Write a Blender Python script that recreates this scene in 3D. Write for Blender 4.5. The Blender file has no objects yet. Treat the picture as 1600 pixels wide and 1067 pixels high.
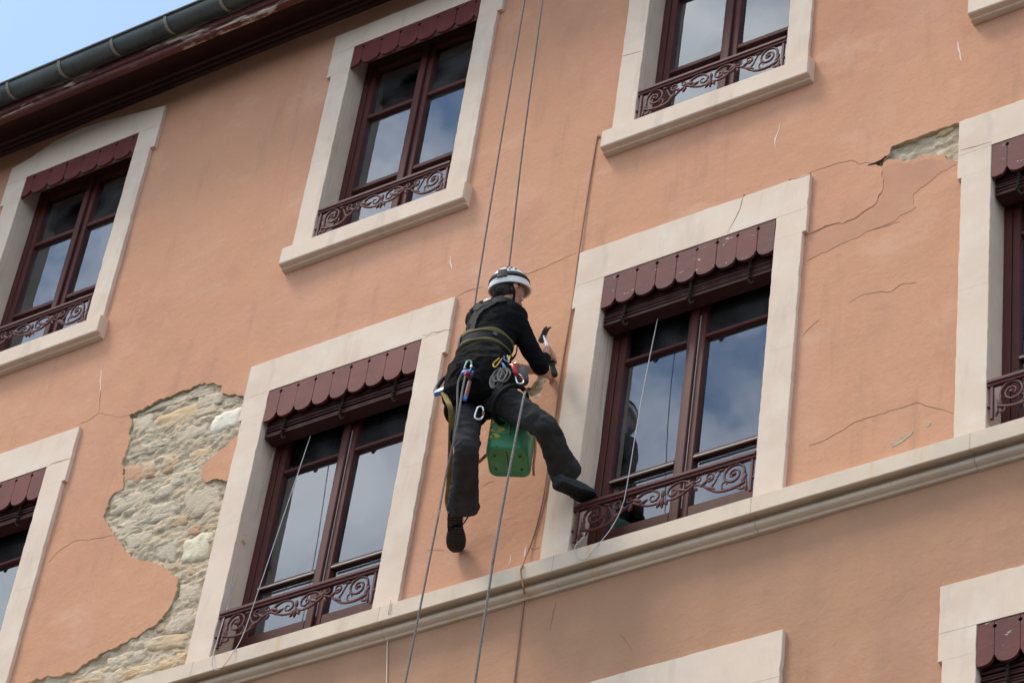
import bpy, bmesh, math, random
from mathutils import Vector, Matrix, noise
from mathutils.geometry import delaunay_2d_cdt
from mathutils.bvhtree import BVHTree
random.seed(7)
scene = bpy.context.scene
COL = scene.collection
R = math.radians

# ------------------------------------------------------------------ camera
cam_d = bpy.data.cameras.new('camera'); cam = bpy.data.objects.new('camera', cam_d); COL.objects.link(cam)
scene.camera = cam
rot = Matrix(((0.8410393411057109, 0.281147008158295, 0.46217873871058957), (0.5280757926845332, -0.612118359961176, -0.5885975455088492), (0.11742565261932211, 0.7390990956577336, -0.6632825513345324)))
cam.matrix_world = Matrix.Translation((7.2844, -10.7819, -10.3869)) @ rot.to_4x4()
cam_d.sensor_width = 36; cam_d.lens = 4832.48/1600*36
cam_d.clip_start = 0.1; cam_d.clip_end = 3000
scene.render.resolution_x = 1024; scene.render.resolution_y = 682

# ------------------------------------------------------------------ sky and sun
SUN_EL, SUN_AZ = R(60), R(232)      # azimuth from +y (north) clockwise
w = bpy.data.worlds.new('World'); scene.world = w; w.use_nodes = True
nt = w.node_tree; nt.nodes.clear()
def N(tree, t, **k):
    n = tree.nodes.new(t)
    for a, b in k.items(): setattr(n, a, b)
    return n
sky = N(nt, 'ShaderNodeTexSky', sky_type='NISHITA', sun_disc=False, sun_elevation=SUN_EL, sun_rotation=SUN_AZ)
sky.air_density = 1.0; sky.dust_density = 2.6; sky.ozone_density = 0.6
bg = N(nt, 'ShaderNodeBackground'); bg.inputs['Strength'].default_value = 0.15
out = N(nt, 'ShaderNodeOutputWorld')
tc = N(nt, 'ShaderNodeTexCoord')
mp = N(nt, 'ShaderNodeMapping'); mp.inputs['Scale'].default_value = (1.0, 1.0, 2.0); mp.inputs['Location'].default_value = (3.3, 1.7, 0.4)
nz = N(nt, 'ShaderNodeTexNoise'); nz.inputs['Scale'].default_value = 3.6; nz.inputs['Detail'].default_value = 8; nz.inputs['Roughness'].default_value = 0.55
rp = N(nt, 'ShaderNodeValToRGB'); rp.color_ramp.elements[0].position = 0.34; rp.color_ramp.elements[1].position = 0.52
nz2 = N(nt, 'ShaderNodeTexNoise'); nz2.inputs['Scale'].default_value = 9; nz2.inputs['Detail'].default_value = 8; nz2.inputs['Distortion'].default_value = .6
cr2 = N(nt, 'ShaderNodeValToRGB'); cr2.color_ramp.elements[0].color = (1.5, 2.5, 4.4, 1); cr2.color_ramp.elements[1].color = (8.8, 9.2, 10.0, 1)
cr2.color_ramp.elements[0].position = .38; cr2.color_ramp.elements[1].position = .62
mx = N(nt, 'ShaderNodeMixRGB')
sep = N(nt, 'ShaderNodeSeparateXYZ')
# the cloud bank lies over the side of the sky the facade looks at; behind the roof it is open blue
mr = N(nt, 'ShaderNodeMapRange'); mr.inputs['From Min'].default_value = 0.3; mr.inputs['From Max'].default_value = -0.1
mul = N(nt, 'ShaderNodeMath', operation='MULTIPLY')
L = nt.links.new
L(tc.outputs['Generated'], mp.inputs['Vector']); L(mp.outputs[0], nz.inputs['Vector']); L(mp.outputs[0], nz2.inputs['Vector'])
L(tc.outputs['Generated'], sep.inputs[0]); L(sep.outputs['Y'], mr.inputs['Value'])
L(nz.outputs['Fac'], rp.inputs[0]); L(rp.outputs[0], mul.inputs[0]); L(mr.outputs[0], mul.inputs[1])
tintn = N(nt, 'ShaderNodeMixRGB', blend_type='MULTIPLY'); tintn.inputs[0].default_value = 1; tintn.inputs[2].default_value = (.93, 1.05, 1.02, 1)
L(sky.outputs[0], tintn.inputs[1]); L(mul.outputs[0], mx.inputs[0]); L(tintn.outputs[0], mx.inputs[1]); L(nz2.outputs['Fac'], cr2.inputs[0]); L(cr2.outputs[0], mx.inputs[2])
L(mx.outputs[0], bg.inputs['Color']); L(bg.outputs[0], out.inputs[0])
sd = bpy.data.lights.new('sun', 'SUN'); sd.energy = 1.7; sd.angle = R(15); sd.color = (1.0, 0.90, 0.78)
sun = bpy.data.objects.new('sun', sd); COL.objects.link(sun)
dirv = Vector((math.sin(SUN_AZ)*math.cos(SUN_EL), math.cos(SUN_AZ)*math.cos(SUN_EL), math.sin(SUN_EL)))
sun.rotation_euler = dirv.to_track_quat('Z', 'Y').to_euler(); sun.location = (0, -20, 30)
vs = scene.view_settings; vs.view_transform = 'Standard'; vs.look = 'None'; vs.gamma = 1; vs.use_curve_mapping = False
vs.exposure = 0.78

# measured positions on the facade (x, z) and in space (x, y, z), metres
PATCH_BIG = [(-4.227,2.307),(-4.178,2.312),(-4.124,2.309),(-4.081,2.327),(-4.03,2.344),(-3.902,2.344),(-3.837,2.359),(-3.752,2.35),(-3.684,2.369),(-3.628,2.365),(-3.583,2.338),(-3.545,2.329),(-3.506,2.293),(-3.471,2.275),(-3.435,2.202),(-3.381,2.166),(-3.332,2.151),(-3.291,2.128),(-3.255,2.09),(-3.189,2.026),(-3.174,1.798),(-3.242,1.78),(-3.302,1.743),(-3.353,1.703),(-3.416,1.652),(-3.467,1.61),(-3.471,1.561),(-3.453,1.509),(-3.402,1.46),(-3.364,1.468),(-3.322,1.459),(-3.284,1.441),(-3.254,1.417),(-3.146,1.333),(-3.164,-0.066),(-3.23,-0.185),(-3.602,-0.219),(-4.392,-0.188),(-4.943,-0.04),(-4.654,0.191),(-4.475,0.232),(-4.382,0.234),(-4.281,0.222),(-4.195,0.228),(-4.113,0.219),(-4.042,0.251),(-3.965,0.279),(-3.907,0.303),(-3.832,0.31),(-3.766,0.329),(-3.703,0.35),(-3.625,0.373),(-3.553,0.396),(-3.508,0.429),(-3.481,0.479),(-3.459,0.53),(-3.451,0.595),(-3.458,0.666),(-3.473,0.741),(-3.527,0.79),(-3.593,0.848),(-3.661,0.897),(-3.733,0.939),(-3.817,0.981),(-3.899,1.028),(-3.956,1.091),(-4.003,1.158),(-4.056,1.225),(-4.11,1.289),(-4.154,1.344),(-4.201,1.406),(-4.233,1.468),(-4.23,1.514),(-4.223,1.569),(-4.208,1.618),(-4.168,1.635),(-4.115,1.642),(-4.14,1.71),(-4.163,1.779),(-4.172,1.854),(-4.178,1.937),(-4.175,2.011),(-4.167,2.086),(-4.201,2.172),(-4.198,2.226)]
PATCH_WEDGE = [(1.179,2.258),(1.202,2.261),(1.222,2.265),(1.254,2.285),(1.275,2.309),(1.285,2.351),(1.477,2.354),(1.593,2.357),(1.702,2.351),(1.792,2.334),(1.783,2.01),(1.7,2.047),(1.66,2.064),(1.632,2.099),(1.621,2.138),(1.551,2.158),(1.482,2.185),(1.411,2.179),(1.385,2.17),(1.347,2.21),(1.292,2.243),(1.255,2.248),(1.228,2.213),(1.197,2.232)]
PATCH_HAND = [(-0.984,1.488),(-0.946,1.469),(-0.909,1.437),(-0.903,1.403),(-0.908,1.375),(-0.917,1.343),(-0.928,1.318),(-0.936,1.286),(-0.943,1.259),(-0.977,1.251),(-1.007,1.292),(-1.029,1.33),(-1.048,1.372),(-1.014,1.362),(-1.001,1.384),(-0.98,1.408),(-0.98,1.454)]
PATCH_SMALL = [[(1.363,0.099),(1.407,0.105),(1.435,0.125),(1.498,0.134),(1.473,0.108),(1.43,0.084),(1.378,0.071)],[(1.571,0.156),(1.592,0.175),(1.6,0.155),(1.578,0.141)]]
STONES = [('tan',[(-4.006,2.211),(-3.789,2.233),(-3.498,2.227),(-3.451,2.071),(-3.672,2.059),(-3.844,2.041),(-3.951,2.065)]),('white',[(-3.493,2.041),(-3.383,2.047),(-3.267,2.051),(-3.248,1.888),(-3.346,1.878),(-3.487,1.876),(-3.508,1.968)]),('grey',[(-4.217,2.286),(-4.033,2.271),(-3.97,2.066),(-4.078,2.064),(-4.166,2.068)]),('red',[(-4.182,1.861),(-3.927,1.841),(-3.868,1.666),(-3.99,1.663),(-4.134,1.673)]),('ochre',[(-3.852,1.815),(-3.709,1.818),(-3.679,1.691),(-3.835,1.671)]),('tan',[(-3.648,1.796),(-3.451,1.799),(-3.424,1.693),(-3.608,1.68)]),('grey',[(-3.814,2.024),(-3.541,2.032),(-3.505,1.902),(-3.708,1.895),(-3.78,1.907)]),('grey',[(-4.171,2.004),(-3.847,2.003),(-3.814,1.919),(-3.91,1.901),(-4.167,1.911)]),('ochre',[(-3.759,1.257),(-3.521,1.26),(-3.497,1.184),(-3.734,1.181)]),('grey',[(-3.442,2.088),(-3.438,2.178),(-3.318,2.142),(-3.299,2.082)]),('grey',[(-4.214,2.298),(-4.019,2.342),(-3.532,2.319),(-3.51,2.251),(-3.795,2.262),(-4.031,2.286)]),('cream',[(-3.499,1.034),(-3.397,1.049),(-3.267,1.043),(-3.253,0.826),(-3.37,0.833),(-3.479,0.85)]),('red',[(-3.491,1.127),(-3.38,1.127),(-3.37,1.052),(-3.482,1.072)]),('ochre',[(-3.363,1.105),(-3.252,1.109),(-3.253,1.05),(-3.357,1.055)]),('grey',[(-4.228,1.59),(-3.888,1.6),(-3.637,1.565),(-3.71,1.466),(-4.046,1.455),(-4.22,1.463)]),('grey',[(-3.618,1.485),(-3.327,1.46),(-3.255,1.194),(-3.504,1.203)]),('grey',[(-4.013,1.419),(-3.602,1.418),(-3.593,1.281),(-3.759,1.275),(-3.979,1.286)]),('grey',[(-4.044,1.258),(-3.795,1.226),(-3.769,1.121),(-3.925,1.075)]),('grey',[(-3.75,1.139),(-3.544,1.072),(-3.52,0.875),(-3.679,0.949)]),('ochre',[(-3.454,0.796),(-3.32,0.765),(-3.344,0.722),(-3.449,0.755)]),('grey',[(-3.453,0.69),(-3.265,0.678),(-3.268,0.496),(-3.423,0.52)]),('ochre',[(-3.593,0.411),(-3.49,0.414),(-3.472,0.341),(-3.581,0.362)]),('grey',[(-3.468,0.465),(-3.282,0.454),(-3.273,0.27),(-3.479,0.32)]),('tan',[(-3.694,0.35),(-3.285,0.274),(-3.281,0.161),(-3.595,0.23)]),('grey',[(-3.906,0.264),(-3.626,0.262),(-3.577,0.157),(-3.858,0.171)]),('tan',[(-3.827,0.14),(-3.383,0.112),(-3.301,0.055),(-3.733,0.046)]),('tan',[(-4.17,0.192),(-3.909,0.186),(-3.858,0.081),(-4.124,0.112)])]
CRACKS = [[(-1.691,2.339),(-1.633,2.359),(-1.568,2.366),(-1.492,2.357)],[(-1.198,2.341),(-1.119,2.336),(-1.046,2.339),(-0.971,2.356),(-0.904,2.367),(-0.828,2.373)],[(0.744,2.366),(0.798,2.369),(0.84,2.366),(0.89,2.365),(0.943,2.368),(0.985,2.355),(1.027,2.352),(1.079,2.293),(1.111,2.294),(1.145,2.28),(1.178,2.254)],[(1.072,1.217),(1.122,1.24),(1.153,1.247),(1.208,1.235),(1.267,1.226),(1.303,1.202),(1.338,1.203),(1.368,1.224),(1.398,1.231),(1.441,1.214),(1.48,1.208)],[(1.354,1.887),(1.408,1.93),(1.475,1.951),(1.525,1.985),(1.6,1.993),(1.642,2.02)],[(1.066,1.717),(1.138,1.723),(1.214,1.721),(1.29,1.714),(1.361,1.714)],[(0.79,1.073),(0.832,1.118),(0.889,1.158)],[(0.881,0.257),(0.98,0.263),(1.058,0.288),(1.147,0.324),(1.234,0.329),(1.354,0.33),(1.51,0.332),(1.616,0.258),(1.727,0.178)],[(-4.661,2.378),(-4.587,2.385),(-4.549,2.405),(-4.518,2.419),(-4.39,2.354),(-4.299,2.31),(-4.222,2.299)],[(-4.518,2.419),(-4.544,2.571),(-4.589,2.741)],[(-4.603,1.203),(-4.54,1.276),(-4.437,1.321),(-4.267,1.287),(-4.1,1.258)],[(-1.575,0.331),(-1.515,0.317),(-1.448,0.29)],[(-0.872,0.138),(-0.829,0.102),(-0.788,0.102)],[(-1.244,0.696),(-1.21,0.713),(-1.171,0.707)],[(1.238,2.197),(1.248,2.049),(1.215,1.961),(1.138,1.903),(1.031,1.863),(0.929,1.88),(0.809,1.849)],[(-0.629,-0.323),(-0.637,-0.451),(-0.637,-0.515)],[(-0.18,-0.672),(-0.11,-0.776),(-0.093,-0.822)]]
CRACK_THICK = [(1.137,2.262),(1.18,2.256),(1.223,2.264),(1.25,2.285)]
SCRATCH = [[(0.529,2.885),(0.524,2.827),(0.503,2.761),(0.509,2.677)],[(-0.974,0.117),(-0.976,0.072),(-0.983,0.029)],[(-1.786,2.737),(-1.787,2.682),(-1.762,2.611)],[(1.68,3.047),(1.686,2.978),(1.7,2.896),(1.709,2.859)],[(-4.606,2.827),(-4.588,2.757),(-4.557,2.621)],[(-0.874,0.153),(-0.882,0.087),(-0.881,0.02)]]
TRIM_CRACKS = [[(0.253,2.058),(0.282,2.124),(0.314,2.199),(0.33,2.271),(0.344,2.343)],[(0.784,2.321),(0.747,2.316),(0.692,2.319),(0.637,2.333)],[(-1.875,2.081),(-1.834,2.06),(-1.798,2.073),(-1.753,2.056),(-1.721,2.059),(-1.672,2.046)],[(-4.809,2.06),(-4.716,2.055),(-4.634,2.048)],[(1.733,2.09),(1.831,2.077),(1.929,2.069)],[(-0.666,4.007),(-0.604,3.995),(-0.518,3.984)]]
PEEL = [[(0.772,2.307),(0.903,2.345),(1.092,2.262),(1.23,2.171),(1.244,2.026),(1.208,1.925),(1.11,1.881),(1.003,1.85),(0.888,1.883),(0.787,1.859),(0.763,2.053)],[(1.229,2.202),(1.297,2.203),(1.359,2.176),(1.42,2.139),(1.5,2.145),(1.624,2.09),(1.7,2.021),(1.642,2.001),(1.526,1.94),(1.44,1.896),(1.46,1.783),(1.336,1.736),(1.099,1.7),(0.9,1.667),(0.788,1.648),(0.762,1.799),(0.93,1.85),(1.131,1.862),(1.216,1.932),(1.247,2.05)]]
CABLE = [(-0.767,0.02,3.332),(-0.792,0.025,3.285),(-0.8,0.02,2.369),(-0.794,0.02,1.9),(-0.804,0.02,1.502),(-0.801,0.02,1.034),(-0.8,0.02,0.661),(-0.808,0.02,0.399),(-0.834,0.02,0.178),(-0.855,0.0,0.026),(-0.796,-0.092,-0.113),(-0.799,-0.092,-0.151),(-0.779,-0.092,-0.232),(-0.771,-0.085,-0.265),(-0.8,-0.035,-0.251),(-0.835,0.02,-0.245),(-0.833,0.022,-0.483),(-0.824,0.022,-0.813),(-0.819,0.022,-1.076)]
WHITEWIRE = [(-1.682,-0.085,-0.061),(-1.677,-0.085,-0.161),(-1.71,-0.03,-0.162),(-1.742,0.02,-0.193),(-1.731,0.02,-0.307),(-1.689,0.02,-0.569),(-1.648,0.02,-0.851)]
CORD1 = [(-0.23,0.1,1.662),(-0.247,0.06,1.035),(-0.234,0.0,0.334),(-0.243,-0.01,0.189),(-0.263,-0.02,0.094),(-0.286,-0.05,-0.014),(-0.323,-0.095,-0.137),(-0.375,-0.095,-0.199),(-0.426,-0.095,-0.179),(-0.457,-0.095,-0.116),(-0.454,-0.09,-0.069),(-0.464,-0.03,0.013),(-0.474,0.0,0.083)]
CORD1B = [(-0.566,0.12,1.681),(-0.557,0.12,1.294),(-0.536,0.12,0.851),(-0.542,0.12,0.501)]
CORD2 = [(-2.699,0.1,1.639),(-2.718,0.03,0.93),(-2.757,-0.02,0.239),(-2.76,-0.05,0.015),(-2.759,-0.095,-0.125),(-2.808,-0.095,-0.203),(-2.85,-0.095,-0.223),(-2.889,-0.095,-0.194),(-2.91,-0.095,-0.122),(-2.969,-0.02,0.144),(-3.029,0.08,0.646),(-3.027,0.12,1.159),(-2.996,0.13,1.646)]
ROPE1 = [(-1.232,-0.34,1.798),(-1.181,-0.42,2.982),(-1.136,-0.48,4.289)]
ROPE1LOW = [(-0.886,-0.74,0.777),(-0.874,-0.76,0.643),(-0.855,-0.78,0.467),(-0.874,-0.76,0.292),(-0.92,-0.72,0.103),(-0.927,-0.72,-0.293),(-0.953,-0.72,-1.276)]
ROPE2 = [(-1.066,-0.28,1.939),(-1.038,-0.38,3.04),(-1.0,-0.47,4.231)]
ROPE2LOW = [(-0.563,-0.6,0.658),(-0.478,-0.72,0.462),(-0.436,-0.8,-0.123),(-0.45,-0.8,-0.717),(-0.447,-0.8,-1.473)]
STRAP = [(-1.122,-0.64,0.859),(-1.061,-0.66,0.744),(-1.013,-0.66,0.633),(-1.099,-0.5,0.518),(-1.229,-0.3,0.437),(-1.302,-0.2,0.43),(-1.295,-0.17,0.371)]
J = {'head':(-0.926,-0.43,1.708),'c7':(-0.951,-0.46,1.617),'ls':(-1.091,-0.49,1.5),'rs':(-0.84,-0.42,1.451),'pel':(-0.944,-0.52,0.929),'waist':(-1.007,-0.5,1.211),'chest':(-1.0,-0.42,1.473),'lh':(-1.046,-0.5,0.867),'rh':(-0.826,-0.5,0.797),'lk':(-0.937,-0.56,0.405),'la':(-1.157,-0.23,0.29),'lheel':(-1.215,-0.22,0.289),'lt':(-1.338,-0.005,0.24),'rk':(-0.502,-0.45,0.495),'ra':(-0.571,-0.1,0.431),'rheel':(-0.542,-0.15,0.31),'rt':(-0.499,0.01,0.348),'re':(-0.75,-0.25,1.192),'rw':(-0.772,-0.13,1.358),'le':(-1.032,-0.3,1.256),'lw':(-0.906,-0.12,1.337),'hamt':(-0.862,-0.12,1.6),'hamb':(-0.755,-0.1,1.253),'lhem':(-1.173,-0.2,0.295),'rhem':(-0.568,-0.1,0.407),'rhand':(-0.781,-0.1,1.42),'lhand':(-0.886,-0.06,1.363)}
CAN = [(-0.875,-0.47,0.449),(-0.678,-0.37,0.481)]
G = {'desc':(-1.125,-0.62,0.905),'biner_bottom':(-0.774,-0.7,0.501),'quick':(-0.881,-0.74,0.851),'tool':(-0.819,-0.76,0.586),'sling':(-0.699,-0.66,0.763),'red':(-0.705,-0.55,0.917),'silver':(-0.674,-0.52,0.858),'dark':(-0.726,-0.42,0.968),'cords':(-0.726,-0.6,0.955)}
LEDGEJOINT = [-0.604,-3.066,1.879]
PINS = [(-0.574,0.1,0.594)]
misc_bottomrail = [(0.052,0.232),(0.455,0.214)]
STRAP_MAIN = [((-0.437,-1.3,0.364),(-1.495,0.0,1.838)),((-0.441,-1.3,0.421),(-1.5,-0.0,1.902)),((-0.441,-1.3,0.485),(-1.5,0.0,1.975)),((-0.434,-1.3,0.546),(-1.492,0.0,2.046)),((-0.413,-1.3,0.599),(-1.468,0.0,2.105)),((-0.369,-1.3,0.628),(-1.418,0.0,2.138)),((-0.309,-1.3,0.639),(-1.351,0.0,2.151)),((-0.256,-1.3,0.635),(-1.29,-0.0,2.146))]
STRAP_LEFT = [((-0.399,-1.3,0.617),(-1.453,0.0,2.125)),((-0.427,-1.3,0.637),(-1.484,0.0,2.148)),((-0.448,-1.3,0.64),(-1.508,0.0,2.152)),((-0.462,-1.3,0.627),(-1.524,0.0,2.137))]
BUCKLE = [((-0.44,-1.3,0.507),(-1.499,0.0,2.001))]
LABELP = [((-0.386,-1.3,0.662),(-1.437,0.0,2.177)),((-0.361,-1.3,0.662),(-1.41,0.0,2.177))]
GP = {'green':(-0.892,-0.72,0.872),'bluer':(-0.881,-0.73,0.812),'handle':(-0.85,-0.74,0.679),'loopb':(-0.84,-0.735,0.754),'sling':(-0.663,-0.7,0.718),'sl2':(-0.735,-0.66,0.867),'red':(-0.662,-0.6,0.86),'silver':(-0.632,-0.58,0.794),'cords':(-0.687,-0.66,0.887),'dark':(-0.73,-0.42,0.969),'devt':(-1.118,-0.62,0.941),'devb':(-1.12,-0.64,0.844),'biner':(-0.806,-0.66,0.544),'btop':(-0.834,-0.66,0.597),'strap_c':(-0.857,-0.36,1.245),'strap_c2':(-0.841,-0.38,1.282),'strap_c3':(-0.801,-0.5,1.07),'tail1':(-0.885,-0.74,0.767),'tail2':(-0.85,-0.78,0.488),'tail3':(-0.895,-0.74,0.315)}

# ------------------------------------------------------------------ helpers
def obj(name, bm_or_me, m=None, parent=None, loc=(0, 0, 0), smooth=None, kind=None, label=None):
    if isinstance(bm_or_me, bmesh.types.BMesh):
        me = bpy.data.meshes.new(name); bm_or_me.normal_update(); bm_or_me.to_mesh(me); bm_or_me.free()
        if m is not None:
            for mm in (m if isinstance(m, (list, tuple)) else [m]): me.materials.append(mm)
        if smooth is not None: shade(me, smooth)
    else: me = bm_or_me
    o = bpy.data.objects.new(name, me); COL.objects.link(o); o.location = loc
    if parent: o.parent = parent
    if kind: o['kind'] = kind
    if label: o['label'] = label
    return o
def shade(me, ang=40):
    me.polygons.foreach_set('use_smooth', [True]*len(me.polygons))
    if ang < 180:
        try: me.set_sharp_from_angle(angle=R(ang))
        except Exception: pass
def empty(name, loc=(0, 0, 0), parent=None):
    o = bpy.data.objects.new(name, None); COL.objects.link(o); o.location = loc; o.empty_display_size = .2
    if parent: o.parent = parent
    return o
def tag(o, label, cat, group=None):
    o['label'] = label; o['category'] = cat
    if group: o['group'] = group
    return o
def copy_tree(o, parent=None, loc=None):
    c = o.copy(); COL.objects.link(c)
    if parent is not None: c.parent = parent
    if loc is not None: c.location = loc
    for ch in list(o.children): copy_tree(ch, c)
    return c
def box(bm, a, b, bev=0.0, mi=0):
    x0, y0, z0 = a; x1, y1, z1 = b
    r = bmesh.ops.create_cube(bm, size=1, matrix=Matrix.Translation(((x0+x1)/2, (y0+y1)/2, (z0+z1)/2)) @ Matrix.Diagonal((abs(x1-x0), abs(y1-y0), abs(z1-z0), 1)))
    vs_ = r['verts']; es = list({e for v in vs_ for e in v.link_edges}); fs = {f for v in vs_ for f in v.link_faces}
    if bev > 0:
        rr = bmesh.ops.bevel(bm, geom=es, offset=bev, segments=2 if bev > .006 else 1, affect='EDGES', profile=.6)
        fs = set(rr['faces']) | {f for f in fs if f.is_valid}
    for f in fs: f.material_index = mi
    return bm
def newbox(a, b, bev=0.0): return box(bmesh.new(), a, b, bev)
def prism(bm, pts, y0, y1, mi=0):
    """closed outline in the x,z plane given depth from y0 (front) to y1"""
    n = len(pts)
    f0 = [bm.verts.new((x, y0, z)) for x, z in pts]; f1 = [bm.verts.new((x, y1, z)) for x, z in pts]
    fs = [bm.faces.new(f0), bm.faces.new(f1[::-1])]
    for i in range(n): fs.append(bm.faces.new((f0[(i+1) % n], f0[i], f1[i], f1[(i+1) % n])))
    for f in fs: f.material_index = mi
    bmesh.ops.recalc_face_normals(bm, faces=fs)
    return bm
def extrude_x(bm, prof, x0, x1, closed=True, mi=0, jit=0):
    n = len(prof); a = [bm.verts.new((x0, y, z)) for y, z in prof]; b = [bm.verts.new((x1, y, z)) for y, z in prof]
    fs = []
    for i in range(n if closed else n-1): fs.append(bm.faces.new((a[i], a[(i+1) % n], b[(i+1) % n], b[i])))
    if closed: fs += [bm.faces.new(a[::-1]), bm.faces.new(b)]
    for f in fs: f.material_index = mi
    bmesh.ops.recalc_face_normals(bm, faces=fs)
    return bm
def frames(pts):
    pts = [Vector(p) for p in pts]; out_ = []
    t0 = (pts[1]-pts[0]).normalized(); up = Vector((0, 0, 1)) if abs(t0.z) < .9 else Vector((0, 1, 0))
    nrm = (up - t0*up.dot(t0)).normalized()
    for i, p in enumerate(pts):
        t = (pts[min(i+1, len(pts)-1)]-pts[max(i-1, 0)])
        t = t.normalized() if t.length > 1e-9 else t0
        nrm = (nrm - t*nrm.dot(t)); nrm = nrm.normalized() if nrm.length > 1e-6 else Vector((1, 0, 0))
        out_.append((p, t, nrm, t.cross(nrm).normalized()))
    return out_
def tube(bm, pts, rad, seg=8, caps=True, side=None, mi=0):
    """sweep; rad = number or per-point radius or (a,b); side = fixed vector for axis a"""
    fr = frames(pts); rings = []
    for i, (p, t, u, v) in enumerate(fr):
        r = rad[i] if isinstance(rad, list) else rad
        a, b = r if isinstance(r, tuple) else (r, r)
        if side is not None:
            s = Vector(side[i]) if isinstance(side, list) else Vector(side)
            u = (s - t*s.dot(t)).normalized(); v = t.cross(u)
        rings.append([bm.verts.new(p + u*(a*math.cos(2*math.pi*k/seg)) + v*(b*math.sin(2*math.pi*k/seg))) for k in range(seg)])
    fs = []
    for A, B in zip(rings, rings[1:]):
        for k in range(seg): fs.append(bm.faces.new((A[k], A[(k+1) % seg], B[(k+1) % seg], B[k])))
    if caps: fs += [bm.faces.new(rings[0][::-1]), bm.faces.new(rings[-1])]
    for f in fs: f.material_index = mi
    return bm
def smoothline(pts, n=6):
    pts = [Vector(p) for p in pts]; o_ = []
    for i in range(len(pts)-1):
        p0 = pts[max(i-1, 0)]; p1 = pts[i]; p2 = pts[i+1]; p3 = pts[min(i+2, len(pts)-1)]
        for k in range(n):
            t = k/n
            o_.append(.5*((2*p1)+(p2-p0)*t+(2*p0-5*p1+4*p2-p3)*t*t+(-p0+3*p1-3*p2+p3)*t**3))
    o_.append(pts[-1]); return o_
def ell(bm, c, axes, r, seg=16, ring=10, mi=0):
    """ellipsoid with axis vectors and radii"""
    M = Matrix.Identity(4)
    for i in range(3):
        v = Vector(axes[i]).normalized()*r[i]
        for j in range(3): M[j][i] = v[j]
    M.translation = Vector(c)
    rr = bmesh.ops.create_uvsphere(bm, u_segments=seg, v_segments=ring, radius=1, matrix=M)
    for v in rr['verts']:
        for f in v.link_faces: f.material_index = mi
    return bm
XYZ = (Vector((1, 0, 0)), Vector((0, 1, 0)), Vector((0, 0, 1)))
def fractal_outline(pts, amp=.012, seed=0, depth=2):
    out_ = list(pts)
    rnd = random.Random(seed)
    for d in range(depth):
        q = []
        for i in range(len(out_)):
            a = out_[i]; b = out_[(i+1) % len(out_)]
            ln = math.hypot(b[0]-a[0], b[1]-a[1]); q.append(a)
            if ln > .02:
                k = rnd.uniform(-1, 1)*min(amp, ln*.22)
                q.append(((a[0]+b[0])/2 - (b[1]-a[1])/ln*k, (a[1]+b[1])/2 + (b[0]-a[0])/ln*k))
        out_ = q
    return out_
def inside(x, z, poly):
    c = False; n = len(poly); j = n-1
    for i in range(n):
        xi, zi = poly[i]; xj, zj = poly[j]
        if (zi > z) != (zj > z) and x < (xj-xi)*(z-zi)/(zj-zi)+xi: c = not c
        j = i
    return c

# ------------------------------------------------------------------ materials
def mat(name, base=(.5, .5, .5), rough=.7, metal=0.0, spec=.5, mottle=None, bump=None, extra=None, coord='Object'):
    """mottle = (colour2, scale, low, high[, stretch]); bump = [(scale, strength, dist[, stretch])...]"""
    m = bpy.data.materials.new(name); m.use_nodes = True; t = m.node_tree; b = t.nodes['Principled BSDF']
    b.inputs['Base Color'].default_value = (*base, 1); b.inputs['Roughness'].default_value = rough; b.inputs['Metallic'].default_value = metal
    b.inputs['Specular IOR Level'].default_value = spec
    c = N(t, 'ShaderNodeTexCoord'); lk = t.links.new; col = None
    def nz_(scale, detail=6, stretch=None, rough_=.6, off=0):
        mpn = N(t, 'ShaderNodeMapping'); mpn.inputs['Scale'].default_value = stretch or (1, 1, 1); mpn.inputs['Location'].default_value = (off, off*.7, off*1.3)
        lk(c.outputs[coord], mpn.inputs[0]); n = N(t, 'ShaderNodeTexNoise'); n.inputs['Scale'].default_value = scale
        n.inputs['Detail'].default_value = detail; n.inputs['Roughness'].default_value = rough_; lk(mpn.outputs[0], n.inputs['Vector']); return n
    prev = None
    for i, q in enumerate(mottle or []):
        c2, sc, lo, hi = q[:4]; st = q[4] if len(q) > 4 else None; fac = q[5] if len(q) > 5 else 1.0
        n = nz_(sc, 7, st, .6, i*3.1+1); r = N(t, 'ShaderNodeMapRange'); r.inputs['From Min'].default_value = lo; r.inputs['From Max'].default_value = hi
        r.inputs['To Max'].default_value = fac; lk(n.outputs['Fac'], r.inputs['Value'])
        mxn = N(t, 'ShaderNodeMixRGB'); lk(r.outputs[0], mxn.inputs[0]); mxn.inputs[2].default_value = (*c2, 1)
        if prev is None: mxn.inputs[1].default_value = (*base, 1)
        else: lk(prev.outputs[0], mxn.inputs[1])
        prev = mxn
    if prev: lk(prev.outputs[0], b.inputs['Base Color'])
    pb = None
    for i, q in enumerate(bump or []):
        sc, stg, dist = q[:3]; st = q[3] if len(q) > 3 else None
        n = nz_(sc, 5, st, .6, i*5+11); bn = N(t, 'ShaderNodeBump'); bn.inputs['Strength'].default_value = stg; bn.inputs['Distance'].default_value = dist
        lk(n.outputs['Fac'], bn.inputs['Height'])
        if pb: lk(pb.outputs[0], bn.inputs['Normal'])
        pb = bn
    if pb: lk(pb.outputs[0], b.inputs['Normal'])
    m['bsdf'] = 1
    return m
STUC = (.57, .292, .165)
M = {}
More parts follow.
